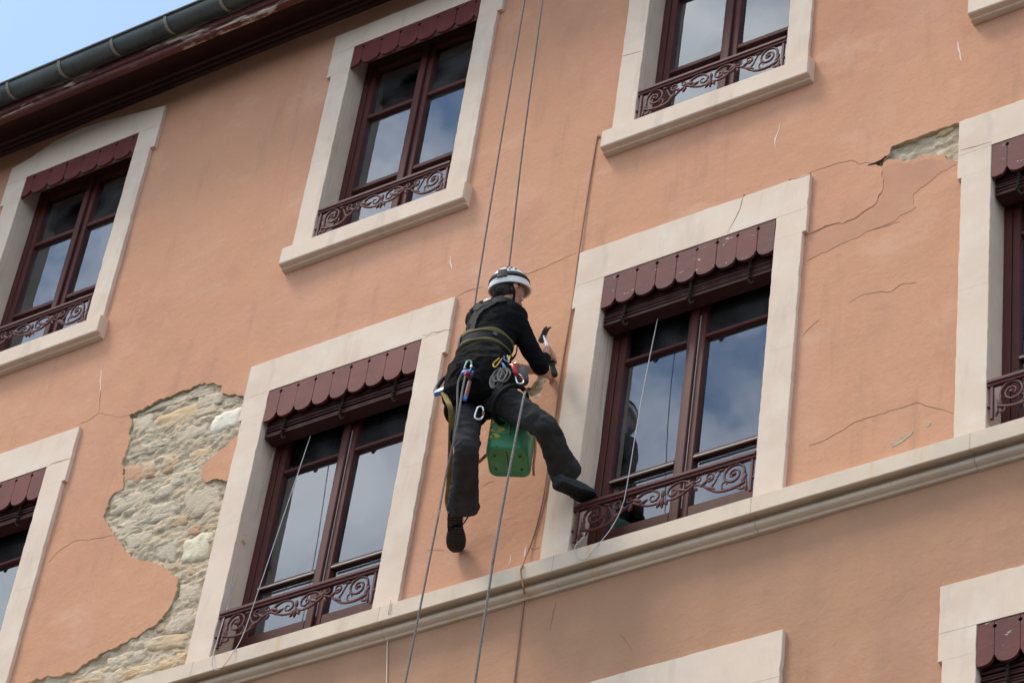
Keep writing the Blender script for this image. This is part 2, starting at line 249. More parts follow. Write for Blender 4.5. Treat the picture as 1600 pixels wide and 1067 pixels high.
M['stucco'] = mat('stucco', STUC, .92, spec=.2,
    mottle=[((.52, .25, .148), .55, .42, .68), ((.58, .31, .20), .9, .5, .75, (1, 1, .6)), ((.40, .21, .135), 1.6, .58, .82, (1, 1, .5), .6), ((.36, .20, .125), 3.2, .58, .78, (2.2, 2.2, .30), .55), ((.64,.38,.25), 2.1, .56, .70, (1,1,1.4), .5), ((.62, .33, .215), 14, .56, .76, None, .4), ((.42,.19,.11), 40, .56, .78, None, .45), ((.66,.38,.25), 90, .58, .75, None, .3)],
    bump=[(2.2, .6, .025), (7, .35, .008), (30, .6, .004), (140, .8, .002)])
def grime_and_shade(m, z1, z0, colr, fac):
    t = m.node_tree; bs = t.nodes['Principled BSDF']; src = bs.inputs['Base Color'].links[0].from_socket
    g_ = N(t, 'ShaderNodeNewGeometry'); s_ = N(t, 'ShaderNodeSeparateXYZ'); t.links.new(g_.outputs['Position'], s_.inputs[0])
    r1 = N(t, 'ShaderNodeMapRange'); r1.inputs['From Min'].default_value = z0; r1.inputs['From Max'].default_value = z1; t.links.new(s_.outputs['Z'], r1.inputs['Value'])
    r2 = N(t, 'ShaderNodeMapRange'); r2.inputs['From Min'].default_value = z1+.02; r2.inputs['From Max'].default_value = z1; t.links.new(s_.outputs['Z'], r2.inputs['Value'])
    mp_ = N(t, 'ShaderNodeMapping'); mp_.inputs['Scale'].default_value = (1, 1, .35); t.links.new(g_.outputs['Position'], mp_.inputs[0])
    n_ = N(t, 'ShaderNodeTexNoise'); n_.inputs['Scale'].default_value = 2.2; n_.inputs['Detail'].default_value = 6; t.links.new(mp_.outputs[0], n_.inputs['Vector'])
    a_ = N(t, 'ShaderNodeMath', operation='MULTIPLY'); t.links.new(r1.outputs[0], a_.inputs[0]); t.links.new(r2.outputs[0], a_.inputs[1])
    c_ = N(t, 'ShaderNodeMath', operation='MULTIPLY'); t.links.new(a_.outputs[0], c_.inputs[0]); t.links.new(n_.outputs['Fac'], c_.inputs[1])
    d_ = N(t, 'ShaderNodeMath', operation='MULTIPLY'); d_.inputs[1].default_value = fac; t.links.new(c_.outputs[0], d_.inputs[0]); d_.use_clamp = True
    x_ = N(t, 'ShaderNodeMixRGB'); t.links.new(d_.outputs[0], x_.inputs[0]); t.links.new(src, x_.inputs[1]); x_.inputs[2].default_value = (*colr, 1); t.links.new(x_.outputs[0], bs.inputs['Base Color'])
grime_and_shade(M['stucco'], -.26, -1.3, (.30, .20, .12), .9)
grime_and_shade(M['stucco'], -.25, -9, (.36, .20, .115), 1.15)  # dimmer light on the lower storey, painted into the stucco colour as shade
M['stucco_under'] = mat('stucco_under', (.50, .24, .15), .92, spec=.2, mottle=[((.43, .215, .145), 2.5, .4, .7), ((.52, .29, .19), 9, .5, .8)], bump=[(6, .5, .01), (60, .4, .002)])
M['mortar'] = mat('mortar', (.54, .43, .29), .95, spec=.15,
    mottle=[((.43, .34, .225), 5, .4, .7), ((.62, .52, .38), 9, .52, .75), ((.52, .33, .17), 3.1, .60, .78, None, .7), ((.20, .16, .11), 22, .64, .76, (1, 1, 1.8), .8)],
    bump=[(14, .9, .02, (1, 1, 1.6)), (45, .8, .008, (1, 1, 1.5)), (150, .5, .002)])
def stone(name, c, c2): return mat(name, c, .9, spec=.2, mottle=[(c2, 8, .35, .7), ((.54, .45, .32), 6, .46, .64, None, .9), (tuple(v*.55 for v in c), 30, .62, .8, None, .6)], bump=[(16, .9, .015, (1, 1, 1.6)), (70, .6, .004)])
M['stone_tan'] = stone('stone_tan', (.54, .40, .24), (.60, .38, .18)); M['stone_red'] = stone('stone_red', (.48, .24, .12), (.50, .31, .19))
M['stone_ochre'] = stone('stone_ochre', (.53, .34, .17), (.46, .32, .19)); M['stone_grey'] = stone('stone_grey', (.50, .40, .275), (.56, .46, .33))
M['stone_white'] = mat('stone_white', (.70, .63, .50), .85, mottle=[((.60, .55, .45), 7, .5, .8), ((.25, .21, .16), 26, .66, .74, (1, 1, 3), .9)], bump=[(30, .6, .006), (90, .5, .002)])
M['stone_cream'] = mat('stone_cream', (.66, .58, .40), .85, mottle=[((.55, .45, .29), 9, .45, .75)], bump=[(30, .8, .008, (1, 1, 2)), (90, .5, .002)])
M['trim'] = mat('trim', (.70, .55, .415), .85, spec=.3, mottle=[((.62, .48, .36), 1.4, .42, .7), ((.72, .60, .47), 4, .5, .75), ((.44, .35, .27), 5, .56, .80, (1.6, 1, .25), .6), ((.42, .34, .27), 45, .66, .8, None, .5)],
    bump=[(5, .25, .006), (60, .35, .0015), (200, .3, .0006)])
M['trim_ledge'] = mat('trim_ledge', (.67, .53, .39), .85, spec=.3, mottle=[((.55, .45, .34), 1.6, .42, .7), ((.42, .34, .25), 5, .55, .8, (1, 1, .5), .6), ((.60, .36, .14), 2.0, .575, .70, (3.5, 1, .30), .6), ((.35, .31, .26), 40, .62, .8, None, .5)],
    bump=[(8, .35, .006), (60, .4, .002), (200, .3, .0006)])
M['soffit_stone'] = M['trim_ledge']
WOOD = (.085, .021, .0145)
M['wood'] = mat('wood', WOOD, .55, spec=.22, mottle=[((.065, .017, .014), 6, .4, .75), ((.14, .045, .035), 14, .6, .8, (1, 1, .2), .6)], bump=[(30, .3, .002, (1, 1, .15)), (180, .2, .0006)])
M['wood_h'] = mat('wood_h', WOOD, .6, spec=.22, mottle=[((.06, .016, .013), 5, .4, .75), ((.15, .05, .04), 20, .62, .8, (.15, 1, 1.4), .7)], bump=[(30, .5, .002, (.12, 1, 1)), (180, .2, .0006)])
M['blind'] = mat('blind', (.052, .016, .013), .65, spec=.2, mottle=[((.10, .04, .03), 20, .6, .8, (.15, 1, 1.4), .7)], bump=[(30, .5, .002, (.12, 1, 1))])
M['valance'] = mat('valance', (.145, .030, .021), .6, spec=.2, mottle=[((.095, .02, .018), 6, .4, .7)], bump=[(30, .3, .0015, (.3, 1, 1))])
M['valance_worn'] = mat('valance_worn', (.13, .03, .025), .65, spec=.2, mottle=[((.085, .03, .026), 6, .4, .7), ((.18, .07, .06), 22, .55, .75, (.5, 1, 2), .6), ((.50, .42, .34), 24, .645, .662, (.45, 1, 1.3))], bump=[(30, .6, .002, (.25, 1, 1))])
M['soffit_wood'] = mat('soffit_wood', (.042, .014, .011), .7, spec=.25, mottle=[((.03, .011, .009), 3, .4, .7)], bump=[(20, .4, .002, (.1, 1, 1))])
M['fascia'] = mat('fascia', (.13, .035, .028), .6, spec=.3, mottle=[((.09, .028, .022), 5, .4, .7, (.5, 1, 2)), ((.50, .42, .31), 3.2, .56, .60, (.5, 1, 3)), ((.22, .14, .10), 16, .58, .7, (.4, 1, 2), .8)], bump=[(25, .6, .003, (.2, 1, 1))])
M['moulding'] = mat('moulding', (.07, .024, .018), .65, spec=.3, mottle=[((.04, .015, .012), 6, .4, .7, (.3, 1, 1))], bump=[(25, .4, .002, (.1, 1, 1))])
M['iron'] = mat('iron', (.095, .022, .018), .6, spec=.3, mottle=[((.06, .02, .018), 30, .45, .7)], bump=[(90, .6, .0015)])
M['zinc'] = mat('zinc', (.070, .082, .075), .55, metal=.35, mottle=[((.11, .125, .115), 3, .45, .7, (.3, 1, 1)), ((.035, .04, .035), 9, .5, .75), ((.15, .15, .13), 24, .6, .75, (1, 1, .4), .7)], bump=[(12, .2, .002)])
M['solder'] = mat('solder', (.30, .26, .20), .7, mottle=[((.18, .16, .13), 30, .4, .7)])
M['roof'] = mat('roof_tile', (.28, .11, .06), .9, mottle=[((.18, .08, .05), 5, .4, .7)], bump=[(20, .4, .003)])
M['room'] = mat('room', (.055, .05, .045), .9)
M['dark'] = mat('dark_gap', (.02, .014, .01), .95, spec=.1)
M['crack'] = mat('crack', (.25, .12, .07), .95, spec=.1)
M['scratch'] = mat('scratch', (.72, .62, .52), .95, spec=.1)
M['cable'] = mat('cable', (.30, .15, .09), .7)
M['cord'] = mat('cord', (.45, .42, .38), .8, bump=[(300, .5, .001)])
M['whitewire'] = mat('whitewire', (.70, .58, .48), .7)
M['rope'] = mat('rope', (.20, .18, .165), .9, mottle=[((.09, .075, .065), 160, .45, .6)], bump=[(220, 1, .002)])
M['putty'] = mat('putty', (.50, .46, .40), .8)
M['asphalt'] = mat('asphalt', (.055, .054, .052), .9, mottle=[((.04, .04, .04), 2, .4, .7)], bump=[(80, .5, .004)])
M['paving'] = mat('paving', (.30, .27, .24), .9, mottle=[((.23, .21, .19), 3, .4, .7)], bump=[(50, .4, .003)])
# glass: thin panes, Fresnel mirror over a clear body, slightly wavy old glass
def glass(name, tint=(.93, .95, .95), ior=2.25, wav=.12, dirt=.10):
    m = bpy.data.materials.new(name); m.use_nodes = True; t = m.node_tree; t.nodes.clear(); lk = t.links.new
    o_ = N(t, 'ShaderNodeOutputMaterial'); mxs = N(t, 'ShaderNodeMixShader'); tr = N(t, 'ShaderNodeBsdfTransparent'); tr.inputs[0].default_value = (*tint, 1)
    gl = N(t, 'ShaderNodeBsdfGlossy'); gl.inputs['Roughness'].default_value = .015; gl.inputs['Color'].default_value = (.95, .97, 1, 1)
    fr = N(t, 'ShaderNodeFresnel'); fr.inputs['IOR'].default_value = ior
    c = N(t, 'ShaderNodeTexCoord'); n = N(t, 'ShaderNodeTexNoise'); n.inputs['Scale'].default_value = 2.6; n.inputs['Detail'].default_value = 2
    lk(c.outputs['Object'], n.inputs['Vector']); b = N(t, 'ShaderNodeBump'); b.inputs['Strength'].default_value = wav; b.inputs['Distance'].default_value = .006
    lk(n.outputs['Fac'], b.inputs['Height']); lk(b.outputs[0], gl.inputs['Normal'])
    lk(fr.outputs[0], mxs.inputs[0]); lk(tr.outputs[0], mxs.inputs[1]); lk(gl.outputs[0], mxs.inputs[2])
    df = N(t, 'ShaderNodeBsdfDiffuse'); df.inputs[0].default_value = (.45, .44, .42, 1); m2 = N(t, 'ShaderNodeMixShader'); m2.inputs[0].default_value = .03
    n2 = N(t, 'ShaderNodeTexNoise'); n2.inputs['Scale'].default_value = 3; n2.inputs['Detail'].default_value = 6; lk(c.outputs['Object'], n2.inputs['Vector'])
    r = N(t, 'ShaderNodeMapRange'); r.inputs['From Min'].default_value = .35; r.inputs['From Max'].default_value = .8; r.inputs['To Max'].default_value = dirt; lk(n2.outputs['Fac'], r.inputs['Value'])
    lk(r.outputs[0], m2.inputs[0]); lk(mxs.outputs[0], m2.inputs[1]); lk(df.outputs[0], m2.inputs[2]); lk(m2.outputs[0], o_.inputs[0]); return m
M['glass'] = glass('window_glass')
def cloth(name, c, alpha):
    m = bpy.data.materials.new(name); m.use_nodes = True; t = m.node_tree; b = t.nodes['Principled BSDF']
    b.inputs['Base Color'].default_value = (*c, 1); b.inputs['Roughness'].default_value = .9
    if alpha < 1:
        tr = N(t, 'ShaderNodeBsdfTransparent'); mxs = N(t, 'ShaderNodeMixShader'); mxs.inputs[0].default_value = alpha
        t.links.new(tr.outputs[0], mxs.inputs[1]); t.links.new(b.outputs[0], mxs.inputs[2]); t.links.new(mxs.outputs[0], t.nodes['Material Output'].inputs[0])
    return m
M['curtain'] = cloth('curtain_cotton', (.86, .88, .92), 1); M['sheer'] = cloth('curtain_net', (.85, .85, .83), .42)
M['reveal_reflection'] = cloth('brown_reflection', (.22, .19, .16), 1)

# ------------------------------------------------------------------ ground
GZ = -12.0
g = bmesh.new(); box(g, (-600, -600, GZ-.5), (600, -3.2, GZ)); obj('road', g, M['asphalt'], kind='structure')
g = bmesh.new(); box(g, (-600, -3.0, GZ-.5), (600, .03, GZ+.13)); obj('pavement', g, M['paving'], kind='structure')
g = bmesh.new(); box(g, (-600, -3.2, GZ-.5), (600, -3.0, GZ+.13), .01); obj('kerb', g, M['trim_ledge'], kind='structure')

# ------------------------------------------------------------------ the building
BX0, BX1 = -9.0, 5.6
WY = .03                      # stucco face
COLX = [-5.411, -2.452, 0.0, 2.500]
WIN = []                      # (col, floor, cx, W, zb, zt, zs, ze, jw, ew)
F2X = [.025, .019, .016, 0.0]
for c in range(4):
    WIN.append(dict(c=c, f=1, cx=COLX[c], W=1.15, zb=-.06, zt=2.049, zs=2.327, ze=1.868, jw=.181, ew=.204))
    WIN.append(dict(c=c, f=2, cx=COLX[c]+F2X[c], W=1.053, zb=3.32, zt=5.199, zs=5.395, ze=4.973, jw=.159, ew=.195))
    WIN.append(dict(c=c, f=0, cx=COLX[c]+(-.025 if c == 3 else .044 if c == 2 else 0), W=1.15, zb=-3.36, zt=-1.250, zs=-.9575, ze=-1.416, jw=.181, ew=.204))
bld = empty('apartment_building', (-1.5, 0.2, GZ))
tag(bld, 'salmon stuccoed apartment building with cream window surrounds and a zinc gutter', 'building')
BO = -bld.location
def bobj(name, bm, m, parent=None, smooth=None, **k):
    o = obj(name, bm, m, parent or bld, BO if parent is None else (0, 0, 0), smooth, **k); return o

patches = [fractal_outline(PATCH_BIG, .020, 1, 3), fractal_outline(PATCH_WEDGE, .008, 2, 2), fractal_outline(PATCH_HAND, .006, 3, 1)]
small = [fractal_outline(p, .003, 5, 1) for p in PATCH_SMALL]
pb = [p for p in patches] 
def build_wall():
    holes = []
    for q in WIN:
        h = q['W']/2+.02; holes.append([(q['cx']-h, q['zb']-.02), (q['cx']+h, q['zb']-.02), (q['cx']+h, q['zt']+.02), (q['cx']-h, q['zt']+.02)])
    # clip the big patch away from the window opening and below the ledge
    big = [(min(x, -3.09), max(z, -.04)) for x, z in patches[0]]
    cl = [big[0]]
    for p in big[1:]:
        if math.hypot(p[0]-cl[-1][0], p[1]-cl[-1][1]) > .004: cl.append(p)
    patches[0] = cl
    polys = holes + patches
    verts = []; edges = []
    def loop(pl):
        s = len(verts); verts.extend([Vector(p) for p in pl]); n = len(pl)
        edges.extend([(s+i, s+(i+1) % n) for i in range(n)])
    loop([(BX0, GZ), (BX1, GZ), (BX1, 5.75), (BX0, 5.75)])
    for p in polys: loop(p)
    x = BX0+.1
    while x < BX1-.05:
        z = -4.2
        while z < 5.7: verts.append(Vector((x+random.uniform(-.02, .02), z+random.uniform(-.02, .02)))); z += .11
        z = GZ+.5
        while z < -4.3: verts.append(Vector((x, z))); z += 1.2
        x += .11
    vo, eo, fo, *_ = delaunay_2d_cdt(verts, edges, [], 0, 1e-5)
    bm = bmesh.new()
    global wally
    def wy(x, z): return WY + .006*noise.noise(Vector((x*.9, z*.9, 3))) + .0035*noise.noise(Vector((x*3.1, z*3.1, 7)))
    wally = wy
    bv = [bm.verts.new((v.x, wy(v.x, v.y), v.y)) for v in vo]
    for f in fo:
        cx = sum(vo[i].x for i in f)/len(f); cz = sum(vo[i].y for i in f)/len(f)
        if any(inside(cx, cz, p) for p in polys): continue
        try: bm.faces.new([bv[i] for i in f])
        except ValueError: pass
    for v in [v for v in bm.verts if not v.link_faces]: bm.verts.remove(v)
    bmesh.ops.recalc_face_normals(bm, faces=bm.faces[:])
    if sum(f.normal.y for f in bm.faces) > 0: bmesh.ops.reverse_faces(bm, faces=bm.faces[:])
    # broken edge of the render
    be = [e for e in bm.edges if len(e.link_faces) == 1]
    r = bmesh.ops.extrude_edge_only(bm, edges=be)
    for v in [g_ for g_ in r['geom'] if isinstance(g_, bmesh.types.BMVert)]: v.co.y = WY+.05 + .004*noise.noise(v.co*20)
    for f in [g_ for g_ in r['geom'] if isinstance(g_, bmesh.types.BMFace)]: f.material_index = 1
    return bm
wallbm = build_wall()
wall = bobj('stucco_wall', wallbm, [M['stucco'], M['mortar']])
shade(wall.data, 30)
# exposed rubble masonry behind the broken render
def masonry(name, x0, x1, z0, z1, base=.052, step=.012, amp=.024):
    bm = bmesh.new(); nx = int((x1-x0)/step); nz_ = int((z1-z0)/step); gr = []
    for i in range(nx+1):
        row = []
        for k in range(nz_+1):
            x = x0+(x1-x0)*i/nx; z = z0+(z1-z0)*k/nz_
            h = noise.fractal(Vector((x*5, 1.3, z*9)), .6, 2.1, 5)*.55 + .45*noise.fractal(Vector((x*16, 4, z*26)), .7, 2, 4) + .3*noise.turbulence(Vector((x*4, 9, z*7)), 3, True)
            row.append(bm.verts.new((x, max(.036, base - amp*h), z)))
        gr.append(row)
    for i in range(nx):
        for k in range(nz_): bm.faces.new((gr[i][k], gr[i+1][k], gr[i+1][k+1], gr[i][k+1]))
    o = bobj(name, bm, M['mortar'], kind='stuff'); shade(o.data, 180); return o
def irregular_stone(bm, pts, y0, yb, seed):
    """rounded rubble face: outline, inset ring, rough middle"""
    rnd = random.Random(seed); pl = fractal_outline(pts, .012, seed, 2); n = len(pl)
    cx = sum(p[0] for p in pl)/n; cz = sum(p[1] for p in pl)/n; rings = []
    for t, y in ((1.0, yb), (.96, (y0*2+yb)/3), (.86, y0+.002), (.55, y0-.001)):
        rings.append([bm.verts.new((cx+(x-cx)*t, y + (.009*noise.fractal(Vector((x*22, seed, z*30)), .6, 2, 3) if t < .97 else 0), cz+(z-cz)*t)) for x, z in pl])
    for A, B in zip(rings, rings[1:]):
        for k in range(n): bm.faces.new((A[k], A[(k+1) % n], B[(k+1) % n], B[k]))
    c = bm.verts.new((cx, y0-.001, cz))
    for k in range(n): bm.faces.new((rings[-1][k], rings[-1][(k+1) % n], c))
    bmesh.ops.recalc_face_normals(bm, faces=bm.faces[:]); return bm
mas = masonry('exposed_masonry', -4.62, -3.07, -.06, 2.42)
for i, (kind, pts) in enumerate(STONES):
    d = {'white': .036, 'cream': .040, 'red': .041, 'tan': .043, 'ochre': .046, 'grey': .045}[kind]
    pts = [(min(x, -3.09), z) for x, z in pts]
    o = bobj('stone', irregular_stone(bmesh.new(), pts, d, .075, 40+i), M['stone_'+kind], mas, smooth=180)
# smaller rubble stones between
rnd = random.Random(5)
taken = [(sum(p[0] for p in s[1])/len(s[1]), sum(p[1] for p in s[1])/len(s[1])) for s in STONES]
z = .02
while z < 2.3:
    x = -4.9+rnd.uniform(0, .1); h = rnd.uniform(.09, .15)
    while x < -3.15:
        wd = rnd.uniform(.14, .32); cx, cz = x+wd/2, z+h/2
        if inside(cx, cz, patches[0]) and all(abs(cx-a) > .16 or abs(cz-b) > .12 for a, b in taken):
            g = .012; j = lambda: rnd.uniform(-.02, .02)
            pts = [(x+g+j(), z+g+j()), (x+wd*.5, z+g*.5+j()*.6), (x+wd-g+j(), z+g+j()), (x+wd-g+j(), z+h-g+j()), (x+wd*.5, z+h-g*.4), (x+g+j(), z+h-g+j())]
            o = bobj('stone', irregular_stone(bmesh.new(), pts, rnd.uniform(.043, .05), .075, int(x*1000+z*77)), M['stone_'+rnd.choice(['grey', 'grey', 'grey', 'tan', 'grey', 'ochre'])], mas, smooth=180)
        x += wd
    z += h
mas2 = masonry('exposed_masonry', 1.20, 1.95, 2.05, 2.62, .060, .012, .02)
for i, (a, b, c_, d_) in enumerate([(1.40, 2.38, .17, .08), (1.62, 2.42, .16, .09), (1.55, 2.32, .12, .06), (1.76, 2.33, .1, .13)]):
    pts = [(a, b), (a+c_*.5, b-.01), (a+c_, b+.01), (a+c_*.97, b+d_), (a+c_*.4, b+d_*1.05), (a+.01, b+d_*.9)]
    bobj('stone', irregular_stone(bmesh.new(), pts, .044, .075, 90+i), M['stone_grey' if i % 2 else 'stone_tan'], mas2, smooth=180)
mas3 = masonry('exposed_masonry', -1.08, -.72, 1.02, 1.45, .056, .009, .016)

# hairline cracks, scratches and a thin re-coated skin on the stucco
def ribbon(bm, pts, wd, y, th=.0004, seed=0, taper=True):
    rnd_ = random.Random(seed); q = []
    for i in range(len(pts)-1):
        a, b = pts[i], pts[i+1]; ln = math.hypot(b[0]-a[0], b[1]-a[1]); k = max(1, int(ln/.03))
        for s in range(k):
            t = s/k; j = rnd_.uniform(-1, 1)*.005 if s else 0
            q.append((a[0]+(b[0]-a[0])*t - (b[1]-a[1])/ln*j, a[1]+(b[1]-a[1])*t + (b[0]-a[0])/ln*j))
    q.append(pts[-1]); n = len(q); L_, R_ = [], []
    for i, (x, z_) in enumerate(q):
        a = q[max(0, i-1)]; b = q[min(n-1, i+1)]; ln = math.hypot(b[0]-a[0], b[1]-a[1]) or 1
        ww = wd*rnd_.uniform(.5, 1.3)*(min(1, .3+3*min(i, n-1-i)/n) if taper else 1)/2; nx, nz_ = -(b[1]-a[1])/ln*ww, (b[0]-a[0])/ln*ww
        L_.append((x+nx, z_+nz_)); R_.append((x-nx, z_-nz_))
    if y > .01:
        for A, B in zip(list(zip(L_, R_)), list(zip(L_, R_))[1:]):
            bm.faces.new([bm.verts.new((p[0], wally(*p)-.0012, p[1])) for p in (A[0], A[1], B[1], B[0])])
        bmesh.ops.remove_doubles(bm, verts=bm.verts[:], dist=1e-5); bmesh.ops.recalc_face_normals(bm, faces=bm.faces[:])
        if bm.faces and sum(f.normal.y for f in bm.faces) > 0: bmesh.ops.reverse_faces(bm, faces=bm.faces[:])
        r_ = bmesh.ops.extrude_edge_only(bm, edges=[e for e in bm.edges if len(e.link_faces) == 1])
        for v in [g_ for g_ in r_['geom'] if isinstance(g_, bmesh.types.BMVert)]: v.co.y += .006
    else: prism(bm, L_+R_[::-1], y-th, y+.008)
    return bm
for i, c in enumerate(CRACKS): bobj('crack', ribbon(bmesh.new(), c, (.0032 if i in (0, 1, 2, 3, 7) else .0024), WY-.003, seed=i), M['crack'])
bobj('crack', ribbon(bmesh.new(), CRACK_THICK, .022, WY-.003, seed=77), M['dark'])
for i, c in enumerate(SCRATCH): bobj('scratch', ribbon(bmesh.new(), c, .008, WY-.003, seed=i+50), M['scratch'])
for i, c in enumerate(TRIM_CRACKS): bobj('crack', ribbon(bmesh.new(), c, .004, 0, .0008, seed=i+30), M['crack'])
def skin(pl, dy):
    n = len(pl); pts = [Vector(p) for p in pl]; x0 = min(p[0] for p in pl); x1 = max(p[0] for p in pl); z0 = min(p[1] for p in pl); z1 = max(p[1] for p in pl)
    x = x0
    while x < x1:
        z = z0
        while z < z1:
            if inside(x, z, pl): pts.append(Vector((x, z)))
            z += .05
        x += .05
    vo, eo, fo, *_ = delaunay_2d_cdt(pts, [(i, (i+1) % n) for i in range(n)], [], 1, 1e-5); bm = bmesh.new(); bv = [bm.verts.new((v.x, wally(v.x, v.y)-dy, v.y)) for v in vo]
    for f in fo:
        try: bm.faces.new([bv[i] for i in f])
        except ValueError: pass
    bmesh.ops.recalc_face_normals(bm, faces=bm.faces[:])
    if sum(f.normal.y for f in bm.faces) > 0: bmesh.ops.reverse_faces(bm, faces=bm.faces[:])
    r_ = bmesh.ops.extrude_edge_only(bm, edges=[e for e in bm.edges if len(e.link_faces) == 1])
    for v in [g_ for g_ in r_['geom'] if isinstance(g_, bmesh.types.BMVert)]: v.co.y += dy+.006
    return bm
M['stucco_bare'] = mat('stucco_bare', (.51, .26, .155), .92, spec=.2, mottle=[((.46, .23, .14), 2.5, .4, .7), ((.56, .30, .18), 5, .5, .8)], bump=[(6, .5, .01), (60, .4, .002)])
bobj('render_skin', skin(fractal_outline(PEEL[1], .014, 19), .0016), M['stucco_bare'])
bobj('render_skin', skin(fractal_outline(PEEL[0], .010, 9), .0038), M['stucco'])
for p in small: bobj('mortar_spot', skin(p, .002), M['mortar'])

# ------------------------------------------------------------------ ledge (string course), in stones with open joints
LP = [(.05, -.045), (-.070, -.082), (-.080, -.092), (-.080, -.196), (-.076, -.200), (-.066, -.200), (-.062, -.186), (-.030, -.180), (-.012, -.186), (-.010, -.196), (-.022, -.206), (-.028, -.220), (-.024, -.236), (-.012, -.246), (.004, -.250), (.012, -.262), (.05, -.264)]
joints = [BX0, -7.4, -5.6, -4.35, -3.066, -1.75, -.604, .62, 1.879, 3.1, 4.4, BX1]
for a, b in zip(joints, joints[1:]):
    bm = bmesh.new(); n = max(2, int((b-a)/.12)); prev = None
    for i in range(n+1):
        x = a+.0012+(b-a-.0024)*i/n; row = []
        for k, (y, zz) in enumerate(LP):
            d = .0035*noise.noise(Vector((x*2.2, k*.05, zz*3))) + (.003*noise.noise(Vector((x*9, 5, zz*8))))
            row.append(bm.verts.new((x, y+d if y < .04 else y, zz + d*.8)))
        if prev:
            for k in range(len(row)): bm.faces.new((prev[k], prev[(k+1) % len(row)], row[(k+1) % len(row)], row[k]))
        else: bm.faces.new(row[::-1])
        prev = row
    bm.faces.new(prev); bmesh.ops.recalc_face_normals(bm, faces=bm.faces[:])
    bobj('ledge_stone', bm, M['trim_ledge'], smooth=32)
bobj('ledge_bedding', newbox((BX0, -.05, -.175), (BX1, .06, -.10)), M['crack'])

# ------------------------------------------------------------------ eaves and gutter
bobj('cornice_moulding', extrude_x(bmesh.new(), [(.04, 5.60), (.0, 5.605), (-.005, 5.63), (-.02, 5.632), (-.028, 5.66), (-.045, 5.668), (-.055, 5.70), (.04, 5.74)], BX0, BX1), M['moulding'], smooth=30)
bobj('soffit', extrude_x(bmesh.new(), [(-.05, 5.695), (-.37, 5.475), (-.37, 5.495), (-.05, 5.72)], BX0, BX1), M['soffit_wood'])
bobj('fascia_board', extrude_x(bmesh.new(), [(-.34, 5.450), (-.37, 5.447), (-.385, 5.455), (-.388, 5.475), (-.378, 5.482), (-.380, 5.50), (-.396, 5.506), (-.398, 5.53), (-.39, 5.60), (-.34, 5.60)], BX0, BX1), M['fascia'], smooth=30)
bm = bmesh.new(); gc = (-.470, 5.632); gr_ = .076
pr_ = [(gc[0]+gr_*math.cos(a), gc[1]+gr_*math.sin(a)) for a in [math.pi+math.pi*k/14 for k in range(15)]]
bead = [(gc[0]-gr_-.004+.009*math.cos(a), gc[1]+.004+.009*math.sin(a)) for a in [-.3+math.pi*1.6*k/6 for k in range(7)]]
extrude_x(bm, [(gc[0]+gr_-.004, gc[1]+.02)]+[(y, z_) for y, z_ in pr_[::-1]]+bead, BX0, BX1, closed=False)
gut = bobj('gutter', bm, M['zinc'], smooth=50)
gm = gut.modifiers.new('thick', 'SOLIDIFY'); gm.thickness = .003; gm.offset = 1
x = -5.775-.49*6; clip_me = None
while x < BX1-.1:
    bm = bmesh.new(); pts = [(0, gc[0]+(gr_+.003)*math.cos(a), gc[1]+(gr_+.003)*math.sin(a)) for a in [math.pi*.97+math.pi*1.0*k/12 for k in range(13)]]
    if clip_me is None: tube(bm, pts, (.013, .0035), 8, side=(1, 0, 0)); o = bobj('gutter_clip', bm, M['solder'], smooth=60); clip_me = o.data; o.location = BO+Vector((x, 0, 0))
    else: bm.free(); o = obj('gutter_clip', clip_me, None, bld, BO+Vector((x, 0, 0)))
    x += .489
bm = bmesh.new(); n = 60
for k in range(8):      # roof slope in shallow tile courses
    y0, y1 = -.42+k*.5, -.42+(k+1)*.5+.03; z0 = 5.70+k*.5*.55+.02; extrude_x(bm, [(y0, z0), (y1, z0+.53*.55), (y1, z0+.53*.55-.03), (y0, z0-.025)], BX0, BX1)
bobj('roof', bm, M['roof'])

# ------------------------------------------------------------------ windows
def scallop_board(x0, x1, zt, znotch, ztip, holez, first, last):
    pts = []; w_ = x1-x0; n = 8
    for k in range(n+1):
        t = k/n; x = x0+w_*t
        zz = znotch - (znotch-ztip)*math.sqrt(max(0, 1-(2*t-1)**2))**1.0
        pts.append((x, zz))
    r = .011
    if not last: pts += [(x1, holez-r*1.1), (x1-r*.8, holez-r*.5), (x1-r, holez), (x1-r*.8, holez+r*.7), (x1, holez+r)]
    pts += [(x1, zt), (x0, zt)]
    if not first: pts += [(x0, holez+r), (x0+r*.8, holez+r*.7), (x0+r, holez), (x0+r*.8, holez-r*.5), (x0, holez-r*1.1)]
    return pts
def arc2(cx, cz, r0, r1, a0, a1, n=18):
    return [(cx+(r0+(r1-r0)*k/n)*math.cos(R(a0+(a1-a0)*k/n)), cz+(r0+(r1-r0)*k/n)*math.sin(R(a0+(a1-a0)*k/n))) for k in range(n+1)]
def iron_curve(pts, r0, r1, sx, y):
    p3 = smoothline([(x*sx, y, z_) for x, z_ in pts], 3); n = len(p3)
    return tube(bmesh.new(), p3, [((r0+(r1-r0)*i/(n-1)), .008) for i in range(n)], 6, side=None) if False else tube(bmesh.new(), p3, [r0+(r1-r0)*i/(n-1) for i in range(n)], 6)
def leaf_shape(x, z_, ln, wd, ang, y):
    bm = bmesh.new(); a = R(ang); u = Vector((math.cos(a), 0, math.sin(a))); v = Vector((-math.sin(a), 0, math.cos(a)))
    ell(bm, (x, y, z_), (u, v, Vector((0, 1, 0))), (ln/2, wd/2, .009), 8, 6); return bm
